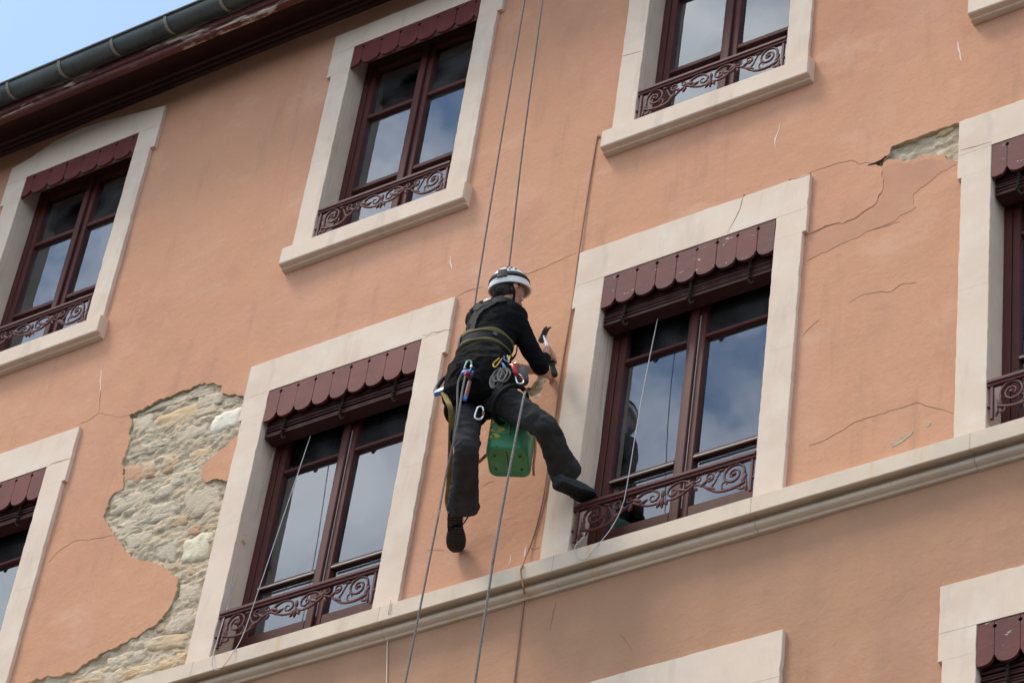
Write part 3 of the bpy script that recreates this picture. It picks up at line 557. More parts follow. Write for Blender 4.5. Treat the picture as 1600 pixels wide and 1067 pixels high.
def make_railing(parent, q, zr):
    """cast-iron guard; zr = height of the underside of its handrail minus 0.27"""
    sx = q['W']/1.15; H = q['W']/2
    rail = obj('window_railing', box(box(bmesh.new(), (-H+.002, -.004, .285+zr), (H-.002, .036, .312+zr), .005), (-H+.002, .004, .268+zr), (H-.002, .028, .284+zr), .002), M['iron'], parent)
    y = .016
    for s in (-1, 1):
        obj('post', newbox((s*(H-.036), y-.009, .045+zr), (s*(H-.018), y+.009, .268+zr), .003), M['iron'], rail)
        obj('wall_pin', tube(bmesh.new(), [(s*(H-.03), y, .135+zr), (s*(H+.004), y, .135+zr)], .009, 8), M['iron'], rail)
        C = [ (arc2(.435, .200, .068, .012, 60, 60+s*0+560, 26), .0085, .006),
              (arc2(.435, .200, .068, .068, 60, -20, 5)+[(.512, .145), (.520, .115), (.505, .085), (.482, .083), (.474, .100), (.484, .112)], .009, .006),
              ([(.512, .125), (.46, .108), (.40, .102), (.34, .112), (.29, .145), (.25, .180), (.215, .200), (.185, .205)], .010, .006),
              ([(.40, .104), (.372, .125), (.368, .152), (.385, .165), (.400, .155), (.396, .142)], .006, .004),
              (arc2(.285, .232, .030, .008, -100, 330, 16), .007, .005),
              ([(.290, .150), (.318, .175), (.335, .215), (.352, .245), (.335, .262), (.318, .250)], .007, .004),
              (arc2(.215, .240, .022, .007, 200, 560, 12), .006, .004),
              ([(.185, .205), (.155, .240), (.115, .258), (.070, .255), (.036, .232), (.028, .202), (.046, .180), (.072, .182), (.084, .202), (.072, .218), (.058, .212)], .009, .005),
              ([(.185, .205), (.140, .178), (.095, .158), (.050, .152), (.012, .160)], .009, .006) ]
        for pts, a, b in C: obj('scroll', iron_curve([(x*s, z_+zr) for x, z_ in pts], a, b, sx, y), M['iron'], rail)
        for (x, z_, ln, wd, ang) in [(.30, .148, .075, .026, -35), (.255, .195, .06, .024, 40), (.505, .150, .08, .028, 70), (.520, .085, .06, .022, 100), (.165, .215, .07, .028, 25), (.125, .190, .07, .026, -25), (.205, .175, .045, .02, -60), (.022, .150, .055, .02, -60), (.36, .250, .045, .018, 10), (.44, .2, .03, .028, 0)]:
            obj('leaf', leaf_shape(x*s*sx, z_+zr, ln, wd, ang*s if s > 0 else 180-ang, y-.002), M['iron'], rail)
    obj('palmette', ell(ell(bmesh.new(), (0, y-.004, .150+zr), XYZ, (.014, .012, .034), 8, 6), (0, y-.004, .205+zr), XYZ, (.012, .01, .03), 8, 6), M['iron'], rail)
    for s in (-1, 0, 1): obj('leaf', leaf_shape(s*.022, .128+zr+abs(s)*.008, .045, .016, 90+s*35, y-.004), M['iron'], rail)
    return rail
def curtain_mesh(x0, x1, z0, z1, y, folds, amp, top=None, fan=0, seed=0, n=60, m=10):
    bm = bmesh.new(); gr = []
    rn = random.Random(seed); ph = rn.uniform(0, 6)
    for i in range(n+1):
        row = []
        for k in range(m+1):
            t = k/m; s = i/n; x = x0+(x1-x0)*s
            zt_ = z1 if top is None else z1+top*(abs(((s*4) % 1)-.5)*2)
            xx = x + fan*(s-.5)*(1-t)*0
            row.append(bm.verts.new((xx, y+amp*math.sin(s*folds*6.28+ph+.6*math.sin(s*9))*(1-.5*t)+.01*noise.noise(Vector((x*3, t*3, seed))), z0+(zt_-z0)*t)))
        gr.append(row)
    for i in range(n):
        for k in range(m): bm.faces.new((gr[i][k], gr[i+1][k], gr[i+1][k+1], gr[i][k+1]))
    return bm
def fan_curtain(x0, x1, ztie, z0, z1, y, seed):
    """net curtain gathered towards one side at ztie: leaves long oblique folds"""
    bm = bmesh.new(); gr = []; n, m = 50, 24
    for i in range(n+1):
        row = []
        for k in range(m+1):
            s = i/n; z_ = z0+(z1-z0)*k/m; d = min(1, abs(z_-ztie)/(z1-ztie)); g_ = .25+.75*d**.8
            row.append(bm.verts.new((x0+(x1-x0)*s*g_, y+.02*math.sin(s*42+seed)*(.4+.6*d), z_)))
        gr.append(row)
    for i in range(n):
        for k in range(m): bm.faces.new((gr[i][k], gr[i+1][k], gr[i+1][k+1], gr[i][k+1]))
    return bm
def make_window(q):
    """surround, window, valance, blind, guard for one opening, in coordinates of its axis (x=0) and storey (z=0)"""
    f = q['f']; W = q['W']; H = W/2; zb, zt, zs, ze, jw, ew = (q[k] for k in ('zb', 'zt', 'zs', 'ze', 'jw', 'ew'))
    parts = []; E_ = empty('tmp')
    # --- surround: reveal lining is the part, the dressed stones are its pieces
    bm = bmesh.new(); T = .05
    for s in (-1, 1): box(bm, (s*H, T+.002, zb-.03), (s*(H+.06), .30, zt+.03))
    box(bm, (-H, T+.002, zt), (H, .30, zt+.06)); box(bm, (-H, T+.002, zb-.06), (H, .30, zb))
    sur = obj('window_surround', bm, M['trim'], E_); parts.append(sur)
    def stonebox(nm, pts): 
        q_ = []
        for i_ in range(len(pts)):
            a_, c_ = pts[i_], pts[(i_+1) % len(pts)]; ln = math.hypot(c_[0]-a_[0], c_[1]-a_[1]); k_ = max(1, int(ln/.045)); q_.append(a_)
            for t_ in range(1, k_):
                jx = random.gauss(0, .0012); jx = jx-.004 if random.random() < .04 else jx
                q_.append((a_[0]+(c_[0]-a_[0])*t_/k_ + (0 if abs(c_[0]-a_[0]) > abs(c_[1]-a_[1]) else jx*(1 if a_[0] > 0 else -1)*(1 if abs(a_[0]) > H+.01 else -1)), a_[1]+(c_[1]-a_[1])*t_/k_ + (jx if (abs(c_[0]-a_[0]) > abs(c_[1]-a_[1]) and abs(a_[1]-zs) < .01) else 0)))
        b_ = bmesh.new(); prism(b_, q_, 0, T)
        es = [e for e in b_.edges if abs(e.verts[0].co.y) < 1e-6 and abs(e.verts[1].co.y) < 1e-6]
        es = [e for e in es if abs(e.verts[0].co.x-e.verts[1].co.x) < .012 or abs(e.verts[0].co.z-zs) < .02]
        bmesh.ops.bevel(b_, geom=es, offset=.003, segments=1, affect='EDGES', profile=.5)
        return obj(nm, b_, M['trim'], sur, smooth=30)
    top = [(-H-ew, zt+.001), (H+ew, zt+.001), (H+ew, zs), (-H-ew, zs)]
    if q['c'] == 0 and f == 2:
        top = [(-H-ew, zt+.001), (H+ew, zt+.001), (H+ew, zs), (H+ew-.28, zs+.045), (.15, zs+.10), (-.1, zs+.125), (-.35, zs+.10), (-H-.02, zs+.02), (-H-ew, zs-.02)]
    stonebox('lintel', top)
    for s in (-1, 1):
        a = [(s*H, ze), (s*(H+ew), ze), (s*(H+ew), zt-.001), (s*H, zt-.001)]; 
        stonebox('jamb_head', a if s > 0 else a[::-1])
        zz = [ze-.0005, ze-.86, zb-.02]
        for z1, z0 in zip(zz, zz[1:]):
            if z1-z0 < .05: continue
            a = [(s*H, z0+.0004), (s*(H+jw), z0+.0004), (s*(H+jw), z1-.0003), (s*H, z1-.0003)]
            stonebox('jamb', a if s > 0 else a[::-1])
    if f != 1:
        b_ = bmesh.new(); sw = H+.195; prism_ = [(.30, zb+.0), (-.044, zb-.022), (-.05, zb-.03), (-.05, zb-.165), (-.044, zb-.172), (-.012, zb-.178), (-.008, zb-.186), (.0, zb-.188), (.05, zb-.188)]
        extrude_x(b_, [(y, z_) for y, z_ in prism_[1:]]+[(.05, zb-.0)], -sw, sw)
        bmesh.ops.bevel(b_, geom=[e for e in b_.edges if abs(e.verts[0].co.x-e.verts[1].co.x) < 1e-6 and e.verts[0].co.y < .0 and e.verts[1].co.y < .0], offset=.006, segments=2, affect='EDGES')
        obj('sill', b_, M['trim'], sur, smooth=30)
    # --- joinery
    Y0, Y1 = .168, .235; fz0 = zb+.005
    bm = bmesh.new(); fo = H-.003; fi = H-.05
    for s in (-1, 1): box(bm, (s*fi, Y0, fz0), (s*fo, Y1, zt-.003), .004)
    box(bm, (-fi, Y0, zt-.055), (fi, Y1-.002, zt-.003), .004); box(bm, (-fi, Y0, fz0), (fi, Y1-.002, fz0+.05), .004)
    win = obj('window', bm, M['wood'], E_); parts.append(win)
    bars = {1: (1.487, .588), 0: (1.487-3.30, .588-3.30), 2: (4.62, 3.915)}[f]
    bt = {1: .026, 0: .026, 2: .036}[f]; bot = {1: .225, 0: .225-3.3, 2: 3.45}[f]
    for s in (-1, 1):
        bm = bmesh.new(); x0, x1 = (-fi+.002, -.004) if s < 0 else (.004, fi-.002); st = .045; ins, ctr = .045, .056
        xa, xb = (x0+ins, x1-ctr) if s < 0 else (x0+ctr, x1-ins)
        box(bm, (x0, Y0+.006, fz0+.052), (xa, Y1-.01, zt-.058), .004); box(bm, (xb, Y0+.006, fz0+.052), (x1, Y1-.01, zt-.058), .004)
        box(bm, (xa, Y0+.008, zt-.115), (xb, Y1-.012, zt-.058), .004); box(bm, (xa, Y0+.008, fz0+.052), (xb, Y1-.012, bot), .004)
        for bz in bars: box(bm, (xa, Y0+.010, bz-bt/2), (xb, Y1-.014, bz+bt/2), .004)
        obj('casement', bm, M['wood'], win)
        zs_ = [bot, bars[1], bars[0], zt-.115]
        for z0, z1 in zip(zs_, zs_[1:]):
            obj('pane', newbox((xa-.004, .206, z0+.008), (xb+.004, .2095, z1-.008)), M['glass'], win)
    bm = bmesh.new(); box(bm, (-.030, Y0-.016, fz0+.055), (.016, Y0+.004, zt-.06), .005); obj('cover_strip', bm, M['wood'], win)
    if f != 2:
        obj('putty_line', newbox((.019, Y0+.002, .22+(0 if f == 1 else -3.3)), (.023, Y0+.0055, zt-.40)), M['putty'], win)
        for s in (-1, 1):
            xa, xb = ((-fi+.05, -.06) if s < 0 else (.065, fi-.05))
            obj('weather_bar', newbox((xa, Y0+.001, bars[1]-bt/2-.008), (xb, Y0+.010, bars[1]-bt/2)), M['putty'], win)
    # --- dim room behind
    bm = bmesh.new(); z0r, z1r = zb-.4, zt+.35; rx = .95
    P = [(-rx, .245, z0r), (rx, .245, z0r), (rx, 2.2, z0r), (-rx, 2.2, z0r), (-rx, .245, z1r), (rx, .245, z1r), (rx, 2.2, z1r), (-rx, 2.2, z1r)]
    v = [bm.verts.new(p) for p in P]
    for ix in ((0, 1, 2, 3), (4, 7, 6, 5), (3, 2, 6, 7), (0, 3, 7, 4), (1, 5, 6, 2)): bm.faces.new([v[i] for i in ix])
    # front wall round the opening
    for a, b in (((-rx, z0r), (-H, z1r)), ((H, z0r), (rx, z1r)), ((-H, zt), (H, z1r)), ((-H, z0r), (H, zb))):
        box(bm, (a[0], .243, a[1]), (b[0], .25, b[1]))
    obj('room', bm, M['room'], win)
    # --- curtains
    if f == 2:
        c = obj('curtain', curtain_mesh(-.25*H-.10, H-.02, zb+.06, 4.66, .275, 8, .020, seed=q['c']), M['curtain'], win, smooth=180)
        c = obj('curtain', curtain_mesh(-H+.01, -.25*H-.02, zb+.06, 4.66, .31, 4, .012, seed=q['c']+9), M['reveal_reflection'], win, smooth=180)  # brown sheet, no curtain: stands in for interior and reveal reflection in the pane
        bm = bmesh.new()
        for k in range(6):
            xk = -H+.09+k*(2*H-.18)/5; 
            v_ = [bm.verts.new(p) for p in ((xk-.045, .262, 4.64), (xk+.045, .262, 4.64), (xk+.004, .266, 4.715))]; bm.faces.new(v_)
        obj('curtain_lace', bm, M['curtain'], win)
    else:
        zo = 0 if f == 1 else -3.3
        obj('curtain', fan_curtain(-H+.03, -.03, .55+zo, .05+zo, 1.9+zo, .30, 1), M['sheer'], win, smooth=180)
        obj('curtain', fan_curtain(H-.03, .03, .55+zo, .05+zo, 1.9+zo, .30, 4), M['sheer'], win, smooth=180)
    # --- scalloped wooden valance
    worn = (q['c'] in (2, 3) and f == 1) or (f == 0)
    vm = M['valance_worn'] if worn else M['valance']
    if f != 2: p, st, nt_, tp, hz, nb = .1344, -.480, zt-.205, zt-.258, zt-.036, 9
    else: p, st, nt_, tp, hz, nb = .155, -.443, zt-.165, zt-.212, zt-.036, 8
    val = obj('valance', newbox((-H+.002, .022, zt-.10), (H-.002, .036, zt-.004)), M['wood_h'], E_); parts.append(val)
    xs = [-H+.002]+[st+p*k for k in range(nb) if st+p*k < H-.02]+[H-.002]
    for k in range(len(xs)-1):
        x0, x1 = xs[k], xs[k+1]; a0, a1 = x0, x1
        b_ = bmesh.new()
        pts = scallop_board(x1-p if k == 0 else x0, x0+p if k == len(xs)-2 else x1, zt-.004-random.uniform(0, .004), nt_, tp+random.uniform(-.003, .003), hz, False, False)
        if k == 0: pts = [(max(x, x0), z_) for x, z_ in pts]
        if k == len(xs)-2: pts = [(min(x, x1), z_) for x, z_ in pts]
        cl = []
        for t_ in pts:
            t_ = (min(max(t_[0], x0+.0007), x1-.0007), t_[1])
            if not cl or math.hypot(t_[0]-cl[-1][0], t_[1]-cl[-1][1]) > 5e-4: cl.append(t_)
        if math.hypot(cl[0][0]-cl[-1][0], cl[0][1]-cl[-1][1]) < 5e-4: cl.pop()
        dy = random.uniform(-.002, .002)
        prism(b_, cl, .002+dy, .020+dy); bmesh.ops.bevel(b_, geom=[e for e in b_.edges if abs(e.verts[0].co.y-(.002+dy)) < 1e-5 and abs(e.verts[1].co.y-(.002+dy)) < 1e-5], offset=.0015, segments=1, affect='EDGES')
        obj('valance_board', b_, vm, val)
    # --- rolled-up slatted blind
    if f != 2:
        bl = obj('slatted_blind', newbox((-H+.012, .045, zt-.12), (H-.012, .150, zt-.06)), M['blind'], E_); parts.append(bl)
        z_ = zt-.365; k = 0; me = None
        while z_ < zt-.13:
            b_ = newbox((-H+.008, -.045, -.0065), (H-.008, .055, .0065), .003); o = obj('slat', b_, M['blind'], bl)
            o.location = (random.uniform(-.003, .003), .085+random.uniform(-.006, .004)+k*.0012, z_); o.rotation_euler = (R(random.uniform(-2, 8)), R(random.uniform(-.35, .35)), 0)
            z_ += .0185; k += 1
        for hx in (-.42, .02, .41):
            b_ = bmesh.new(); pts = [(hx, .028, zt-.24), (hx+.004, .026, zt-.30), (hx-.006, .026, zt-.36), (hx+.004, .030, zt-.41), (hx+.020, .034, zt-.43), (hx+.034, .034, zt-.415)]
            tube(b_, smoothline(pts, 4), .007, 6)
            for kk in range(6): ell(b_, (hx+random.uniform(-.006, .006), .026, zt-.25-kk*.026), XYZ, (.012, .009, .011), 7, 5)
            obj('blind_hook', b_, M['dark'], bl)
    zr = {1: 0.0, 2: 3.305, 0: -3.30}[f]
    parts.append(make_railing(E_, q, zr))
    return E_, parts
protos = {}
for q in WIN:
    key = (q['f'], (q['c'] == 0 and q['f'] == 2), (q['c'] in (2, 3)) if q['f'] == 1 else 0)
    if key not in protos:
        E_, parts = make_window(q); protos[key] = parts
        for p_ in parts: p_.parent = bld; p_.location = BO+Vector((q['cx'], 0, 0))
        bpy.data.objects.remove(E_)
    else:
        for p_ in protos[key]: copy_tree(p_, bld, BO+Vector((q['cx'], 0, 0)))

# ------------------------------------------------------------------ cords, cables and ropes
def cordobj(name, pts, r, m, label, cat, group=None, seg=6, n=5):
    o = obj(name, tube(bmesh.new(), smoothline(pts, n), r, seg), m, smooth=180); tag(o, label, cat, group); return o
cordobj('cable', CABLE, .005, M['cable'], 'thin salmon painted cable running down the wall beside the cream surround and over the ledge', 'cable')
cordobj('wire', WHITEWIRE, .0035, M['whitewire'], 'thin pale wire hanging over the ledge left of the lower climbing ropes', 'wire')
cordobj('pull_cord', CORD1, .0027, M['cord'], 'white blind cord hanging over the railing beside the climber and looping on the ledge', 'cord', 'white blind pull cords')
cordobj('pull_cord', CORD1B, .0025, M['cord'], 'short straight cord along the left reveal of the window beside the climber', 'cord', 'white blind pull cords')
cordobj('pull_cord', CORD2, .0027, M['cord'], 'white blind cord looping over the ledge at the window left of the climber', 'cord', 'white blind pull cords')

# ------------------------------------------------------------------ climbing ropes
def ropeobj(pts, label, r=.0055, grp='climbing ropes'):
    o = obj('climbing_rope', tube(bmesh.new(), pts, r, 10), M['rope'], smooth=180); tag(o, label, 'rope', grp); return o
def extend(p, q, z): p = Vector(p); q = Vector(q); return q + (q-p)*((z-q.z)/(q.z-p.z))
V = Vector
r1 = [V(p) for p in ROPE1]; r1.append(extend(r1[1], r1[2], 5.74)); r1.append(V((r1[-1].x+.02, -.1, 6.3)))
r1 = [V((r1[0].x-.01, -.30, 1.30))] + r1
ropeobj(smoothline(r1, 8), 'taut left rope running from the roof edge down to the climber\'s left shoulder')
r2 = [V(p) for p in ROPE2]; r2.append(extend(r2[1], r2[2], 5.74)); r2.append(V((r2[-1].x+.02, -.1, 6.3)))
r2 = [V((r2[0].x-.01, -.24, 1.15))] + r2
ropeobj(smoothline(r2, 8), 'taut right rope running from the roof edge down behind the white helmet')
r3 = [V(p) for p in ROPE1LOW]; r3.append(extend(r3[-2], r3[-1], GZ+.2))
ropeobj(smoothline(r3, 8), 'slack left rope hanging from the harness past the left shoe to the ground', .0058)
r4 = [V(p) for p in ROPE2LOW]; r4.append(extend(r4[-2], r4[-1], GZ+.2))
ropeobj(smoothline(r4, 8), 'grey rope hanging in front of the green jerrycan to the ground', .0068)

# ------------------------------------------------------------------ the rope worker
def remesh(bm, voxel, it=6, fac=.5, disp=None):
    me = bpy.data.meshes.new('tmp'); bm.to_mesh(me); bm.free()
    o = bpy.data.objects.new('tmp', me); COL.objects.link(o)
    md = o.modifiers.new('r', 'REMESH'); md.mode = 'VOXEL'; md.voxel_size = voxel; md.adaptivity = 0
    if it: s = o.modifiers.new('s', 'SMOOTH'); s.iterations = it; s.factor = fac
    dg = bpy.context.evaluated_depsgraph_get(); dg.update()
    m2 = bpy.data.meshes.new_from_object(o.evaluated_get(dg), depsgraph=dg)
    bpy.data.objects.remove(o); bpy.data.meshes.remove(me)
    if disp:
        m2.calc_loop_triangles() if False else None
        nrm = [v.normal.copy() for v in m2.vertices]
        for v, n in zip(m2.vertices, nrm): v.co += n*disp(v.co)
    m2.update(); return m2
def pobj(name, me, m, parent, smooth=180, label=None):
    if isinstance(me, bmesh.types.BMesh): o = obj(name, me, m, parent, -parent.location if parent else (0, 0, 0), smooth)
    else:
        me.name = name; me.materials.clear()
        for mm in (m if isinstance(m, (list, tuple)) else [m]): me.materials.append(mm)
        shade(me, smooth); o = bpy.data.objects.new(name, me); COL.objects.link(o); o.parent = parent
        if parent: o.location = -parent.location
    if label: o['label'] = label
    return o
P_ = {k: V(v) for k, v in J.items()}
for nm, c, r_ in [('black_cloth', (.0045, .0045, .005), .95), ('charcoal_cloth', (.030, .029, .029), .9), ('webbing', (.010, .010, .011), .7), ('seat_cloth', (.0042, .004, .0038), .95)]:
    M[nm] = mat(nm, c, r_, spec=.12, mottle=[(tuple(v*1.7 for v in c), 7, .45, .75), (tuple(v*.5 for v in c), 30, .55, .8)], bump=[(22, .5, .006), (400, .5, .001)])
M['skin'] = mat('skin', (.44, .22, .15), .5, mottle=[((.40, .17, .12), 12, .45, .7)], bump=[(120, .2, .0008)])
M['hair'] = mat('hair', (.03, .018, .012), .7, bump=[(160, 1, .004, (1, 1, .2))])
M['helmet'] = mat('helmet', (.72, .71, .67), .32, mottle=[((.55, .54, .50), 14, .55, .75), ((.30, .28, .25), 45, .66, .75)], bump=[(20, .1, .001)])
M['rubber'] = mat('rubber', (.012, .013, .013), .7, bump=[(200, .4, .001)])
M['shoe'] = mat('shoe', (.022, .030, .031), .75, mottle=[((.035, .042, .042), 30, .5, .7)], bump=[(140, .5, .001)])
M['belt_yellow'] = mat('belt_yellow', (.085, .072, .014), .8, bump=[(300, .5, .001)])
M['strap_yellow'] = mat('strap_yellow', (.22, .15, .02), .8, mottle=[((.10, .07, .015), 20, .45, .7)], bump=[(300, .5, .001)])
M['steel'] = mat('steel', (.62, .62, .60), .3, metal=1, mottle=[((.4, .4, .38), 60, .5, .7)])
M['alu_blue'] = mat('alu_blue', (.05, .16, .42), .35, metal=.4); M['alu_green'] = mat('alu_green', (.16, .30, .22), .35, metal=.3)
M['red'] = mat('red_anodised', (.45, .03, .03), .4, metal=.2); M['red_brown'] = mat('red_brown_handle', (.20, .06, .04), .5)
M['yellow_cord'] = mat('yellow_cord', (.60, .42, .05), .7); M['orange_cord'] = mat('orange_cord', (.50, .16, .06), .8); M['grey_sling'] = mat('grey_sling', (.085, .085, .08), .85)
M['eye'] = mat('eye', (.55, .52, .5), .4); M['iris'] = mat('iris', (.05, .03, .02), .2)

person = empty('person', (-.95, -.5, .2))
tag(person, 'rope worker in black sweater, charcoal trousers and white helmet striking the wall with a hammer', 'person')
tor = (P_['c7']-P_['pel']).normalized()
side = (P_['rs']-P_['ls']).normalized()
def mix(a, b, t): return a+(b-a)*t
def joint(bm, c, r): ell(bm, c, XYZ, (r, r, r), 12, 8)
def limb(bm, pts, rads, seg=14, side=None):
    tube(bm, pts, rads, seg, side=side)
    for p, r in zip(pts, rads):
        if isinstance(r, tuple): r = min(r)
        joint(bm, p, r*.98)
pel, wai, che, c7 = P_['pel'], mix(P_['pel'], P_['c7'], .40), mix(P_['pel'], P_['c7'], .72)+V((-.01, .02, 0)), P_['c7']
pel_s = V((1, .15, -.12)).normalized()
torso = [pel+V((0, 0, -.02)), mix(pel, wai, .55), wai+V((-.02, 0, 0)), mix(wai, che, .5)+V((-.015, 0, 0)), che, mix(che, c7, .55)+V((.0, .02, 0)), c7+V((0, .035, -.03))]
tsid = [pel_s, pel_s, mix(pel_s, side, .4), side, side, side, side]
rs = P_['rs']+V((-.005, .0, -.015)); ls = P_['ls']+V((.01, 0, -.015))
# skin body: one continuous mesh
fwd = V((.34, .86, -.33)).normalized(); rgt = fwd.cross(V((0, 0, 1))).normalized(); hup = rgt.cross(fwd).normalized()
hd = P_['head'] + V((0, .0, -.012))
b = bmesh.new()
tr = [(.155, .115), (.135, .10), (.12, .095), (.135, .10), (.15, .105), (.13, .09), (.06, .055)]
tube(b, torso, tr, 18, side=tsid)
tube(b, [c7+V((0, .035, -.04)), mix(c7, hd, .6)+V((0, .03, 0)), hd+V((0, .0, -.02))], [.062, .056, .058], 14)
limb(b, [mix(c7, rs, .3)+V((0, .03, -.03)), rs, P_['re']], [.055, .05, .038])
limb(b, [mix(c7, ls, .3)+V((0, .03, -.03)), ls, P_['le'], mix(P_['le'], P_['lw'], .35), P_['lw']], [.055, .05, .036, .040, .026])
limb(b, [pel, P_['lh'], P_['lk'], mix(P_['lk'], P_['la'], .3), P_['la']], [.10, .075, .052, .052, .035])
limb(b, [pel, P_['rh'], P_['rk'], mix(P_['rk'], P_['ra'], .3), P_['ra']], [.10, .075, .052, .052, .035])
ell(b, hd+hup*.018, (rgt, fwd, hup), (.073, .092, .098), 20, 14)
ell(b, hd+fwd*.032-hup*.055, (rgt, fwd, hup), (.052, .058, .062), 16, 12)
ell(b, hd+fwd*.098-hup*.018, (rgt, fwd, hup), (.012, .018, .026), 10, 8)          # nose
ell(b, hd+fwd*.086-hup*.062, (rgt, fwd, hup), (.022, .010, .009), 10, 8)          # lips
ell(b, hd+fwd*.084+hup*.018, (rgt, fwd, hup), (.05, .012, .009), 10, 8)           # brow
for s in (-1, 1):
    ell(b, hd+rgt*s*.074-hup*.012-fwd*.004, (rgt, fwd, hup), (.015, .021, .036), 10, 8)
def grip_hand(bm, c, ax, pdir, r=.021):
    """right hand closed round a shaft: ax = shaft direction, pdir = from shaft towards the palm"""
    ax = ax.normalized(); e1 = (pdir-ax*pdir.dot(ax)).normalized(); e2 = ax.cross(e1).normalized()
    ell(bm, c+e1*.030, (ax, e2, e1), (.044, .030, .017), 14, 10)
    for i in range(4):
        ln = (.92, 1.0, .96, .8)[i]; h = (1.5-i)*.0205
        pts = [c+ax*h+e1*.034+e2*.022]
        for k in range(5):
            a = .9+k*.75*ln; pts.append(c+ax*h + e1*(math.cos(a)*(r+.004)) + e2*(math.sin(a)*(r+.006)))
        tube(bm, smoothline(pts, 2), [.0095]*5+[.0085]*6, 8); joint(bm, pts[-1], .0085)
    pts = [c-ax*-.018+e1*.036-e2*.018, c+ax*.030+e1*.020-e2*.030, c+ax*.040-e1*.006-e2*.026, c+ax*.036-e1*.022-e2*.010]
    tube(bm, smoothline(pts, 3), [.012]*4+[.0105]*6, 8); joint(bm, pts[-1], .010)
def rest_hand(bm, wr, d, up, n):
    """half-open hand with its fingers on the wall; d = wrist to knuckles, n = out of the palm"""
    d = d.normalized(); up = (up-d*up.dot(d)).normalized(); n = d.cross(up)*-1 if n.dot(d.cross(up)) < 0 else d.cross(up)
    pc = wr+d*.05; ell(bm, pc, (d, up, n), (.054, .040, .016), 14, 10)
    for i in range(4):
        h = (1.5-i)*.021; ln = (.070, .080, .075, .058)[i]; k0 = wr+d*.088+up*h
        pts = [wr+d*.05+up*h*.8, k0, k0+d*ln*.40+n*.012, k0+d*ln*.70+n*.030, k0+d*ln*.80+n*.050]
        tube(bm, smoothline(pts, 2), [.010]*5+[.0085]*4, 8); joint(bm, pts[-1], .0085)
    pts = [wr+d*.02+up*.030, wr+d*.045+up*.055+n*.012, wr+d*.075+up*.066+n*.022, wr+d*.098+up*.066+n*.028]
    tube(bm, smoothline(pts, 3), [.013]*4+[.0105]*6, 8); joint(bm, pts[-1], .010)
hamT, hamB = P_['hamt'], P_['hamb']; hax = (hamT-hamB).normalized(); hc = mix(hamB, hamT, .40)
pdir = (P_['rw']-hc); rw = hc+(pdir-hax*pdir.dot(hax)).normalized()*.075+V((.0, -.03, -.03))
limb(b, [P_['re'], mix(P_['re'], rw, .8), rw, hc+(rw-hc)*.45], [.036, .027, .027, .024])
grip_hand(b, hc, hax, rw-hc)
rest_hand(b, P_['lw'], (P_['lhand']+V((.03, .02, 0))-P_['lw']), V((0, 0, 1)), V((0, 1, 0)))
bme = remesh(b, .0052, 4, .5)
body = bpy.data.objects.new('body', bme); bme.name = 'body'; bme.materials.clear(); bme.materials.append(M['skin']); shade(bme, 180); COL.objects.link(body); body.parent = person; body.location = -person.location
for s in (-1, 1):
    e = hd+rgt*s*.031+fwd*.082-hup*.0
    ey = pobj('eye', ell(bmesh.new(), e, XYZ, (.011, .011, .011), 12, 8), M['eye'], person)
    pobj('iris', ell(bmesh.new(), e+fwd*.0085, XYZ, (.0045, .0045, .0045), 8, 6), M['iris'], person)
# hair below the helmet
hb = bmesh.new(); ell(hb, hd-fwd*.016+hup*.012, (rgt, fwd, hup), (.079, .088, .096), 20, 14)
ell(hb, hd-fwd*.050-hup*.040, (rgt, fwd, hup), (.058, .040, .045), 16, 10)
pobj('hair', remesh(hb, .007, 3, .5, lambda p: .002*noise.noise(p*90)), M['hair'], person)
# trousers
def crease(p, a, s): return a*((1-abs(noise.noise(V((p.x*s, p.y*s, p.z*s*1.9)))))**5 - .35)
def fold(p, a=.006, s=(9, 9, 16)): return crease(p, a*.75, 6) + crease(p+V((3, 1, 2)), a*.25, 13) + .5*  a*noise.noise(V((p.x*s[0], p.y*s[1], p.z*s[2]))) + a*.5*noise.noise(V((p.x*23, p.y*23, p.z*38)))
b = bmesh.new()
tube(b, [pel+V((0, 0, .10)), pel, pel+V((0, 0, -.08))], [(.155, .125), (.175, .14), (.15, .125)], 18, side=pel_s)
def leg(h, k, a, hemr, sgn):
    m1 = mix(h, k, .5); c1 = mix(k, a, .28)
    limb(b, [mix(pel, h, .6), h, m1, mix(h, k, .85), k, c1, mix(k, a, .86)], [.105, .096, .083, .074, .073, .074, .080], 16)
leg(P_['lh'], P_['lk'], P_['la'], .085, -1); leg(P_['rh'], P_['rk'], P_['ra'], .085, 1)
tm = remesh(b, .009, 5, .5, lambda p: fold(p, .009))
tb = bmesh.new(); tb.from_mesh(tm)
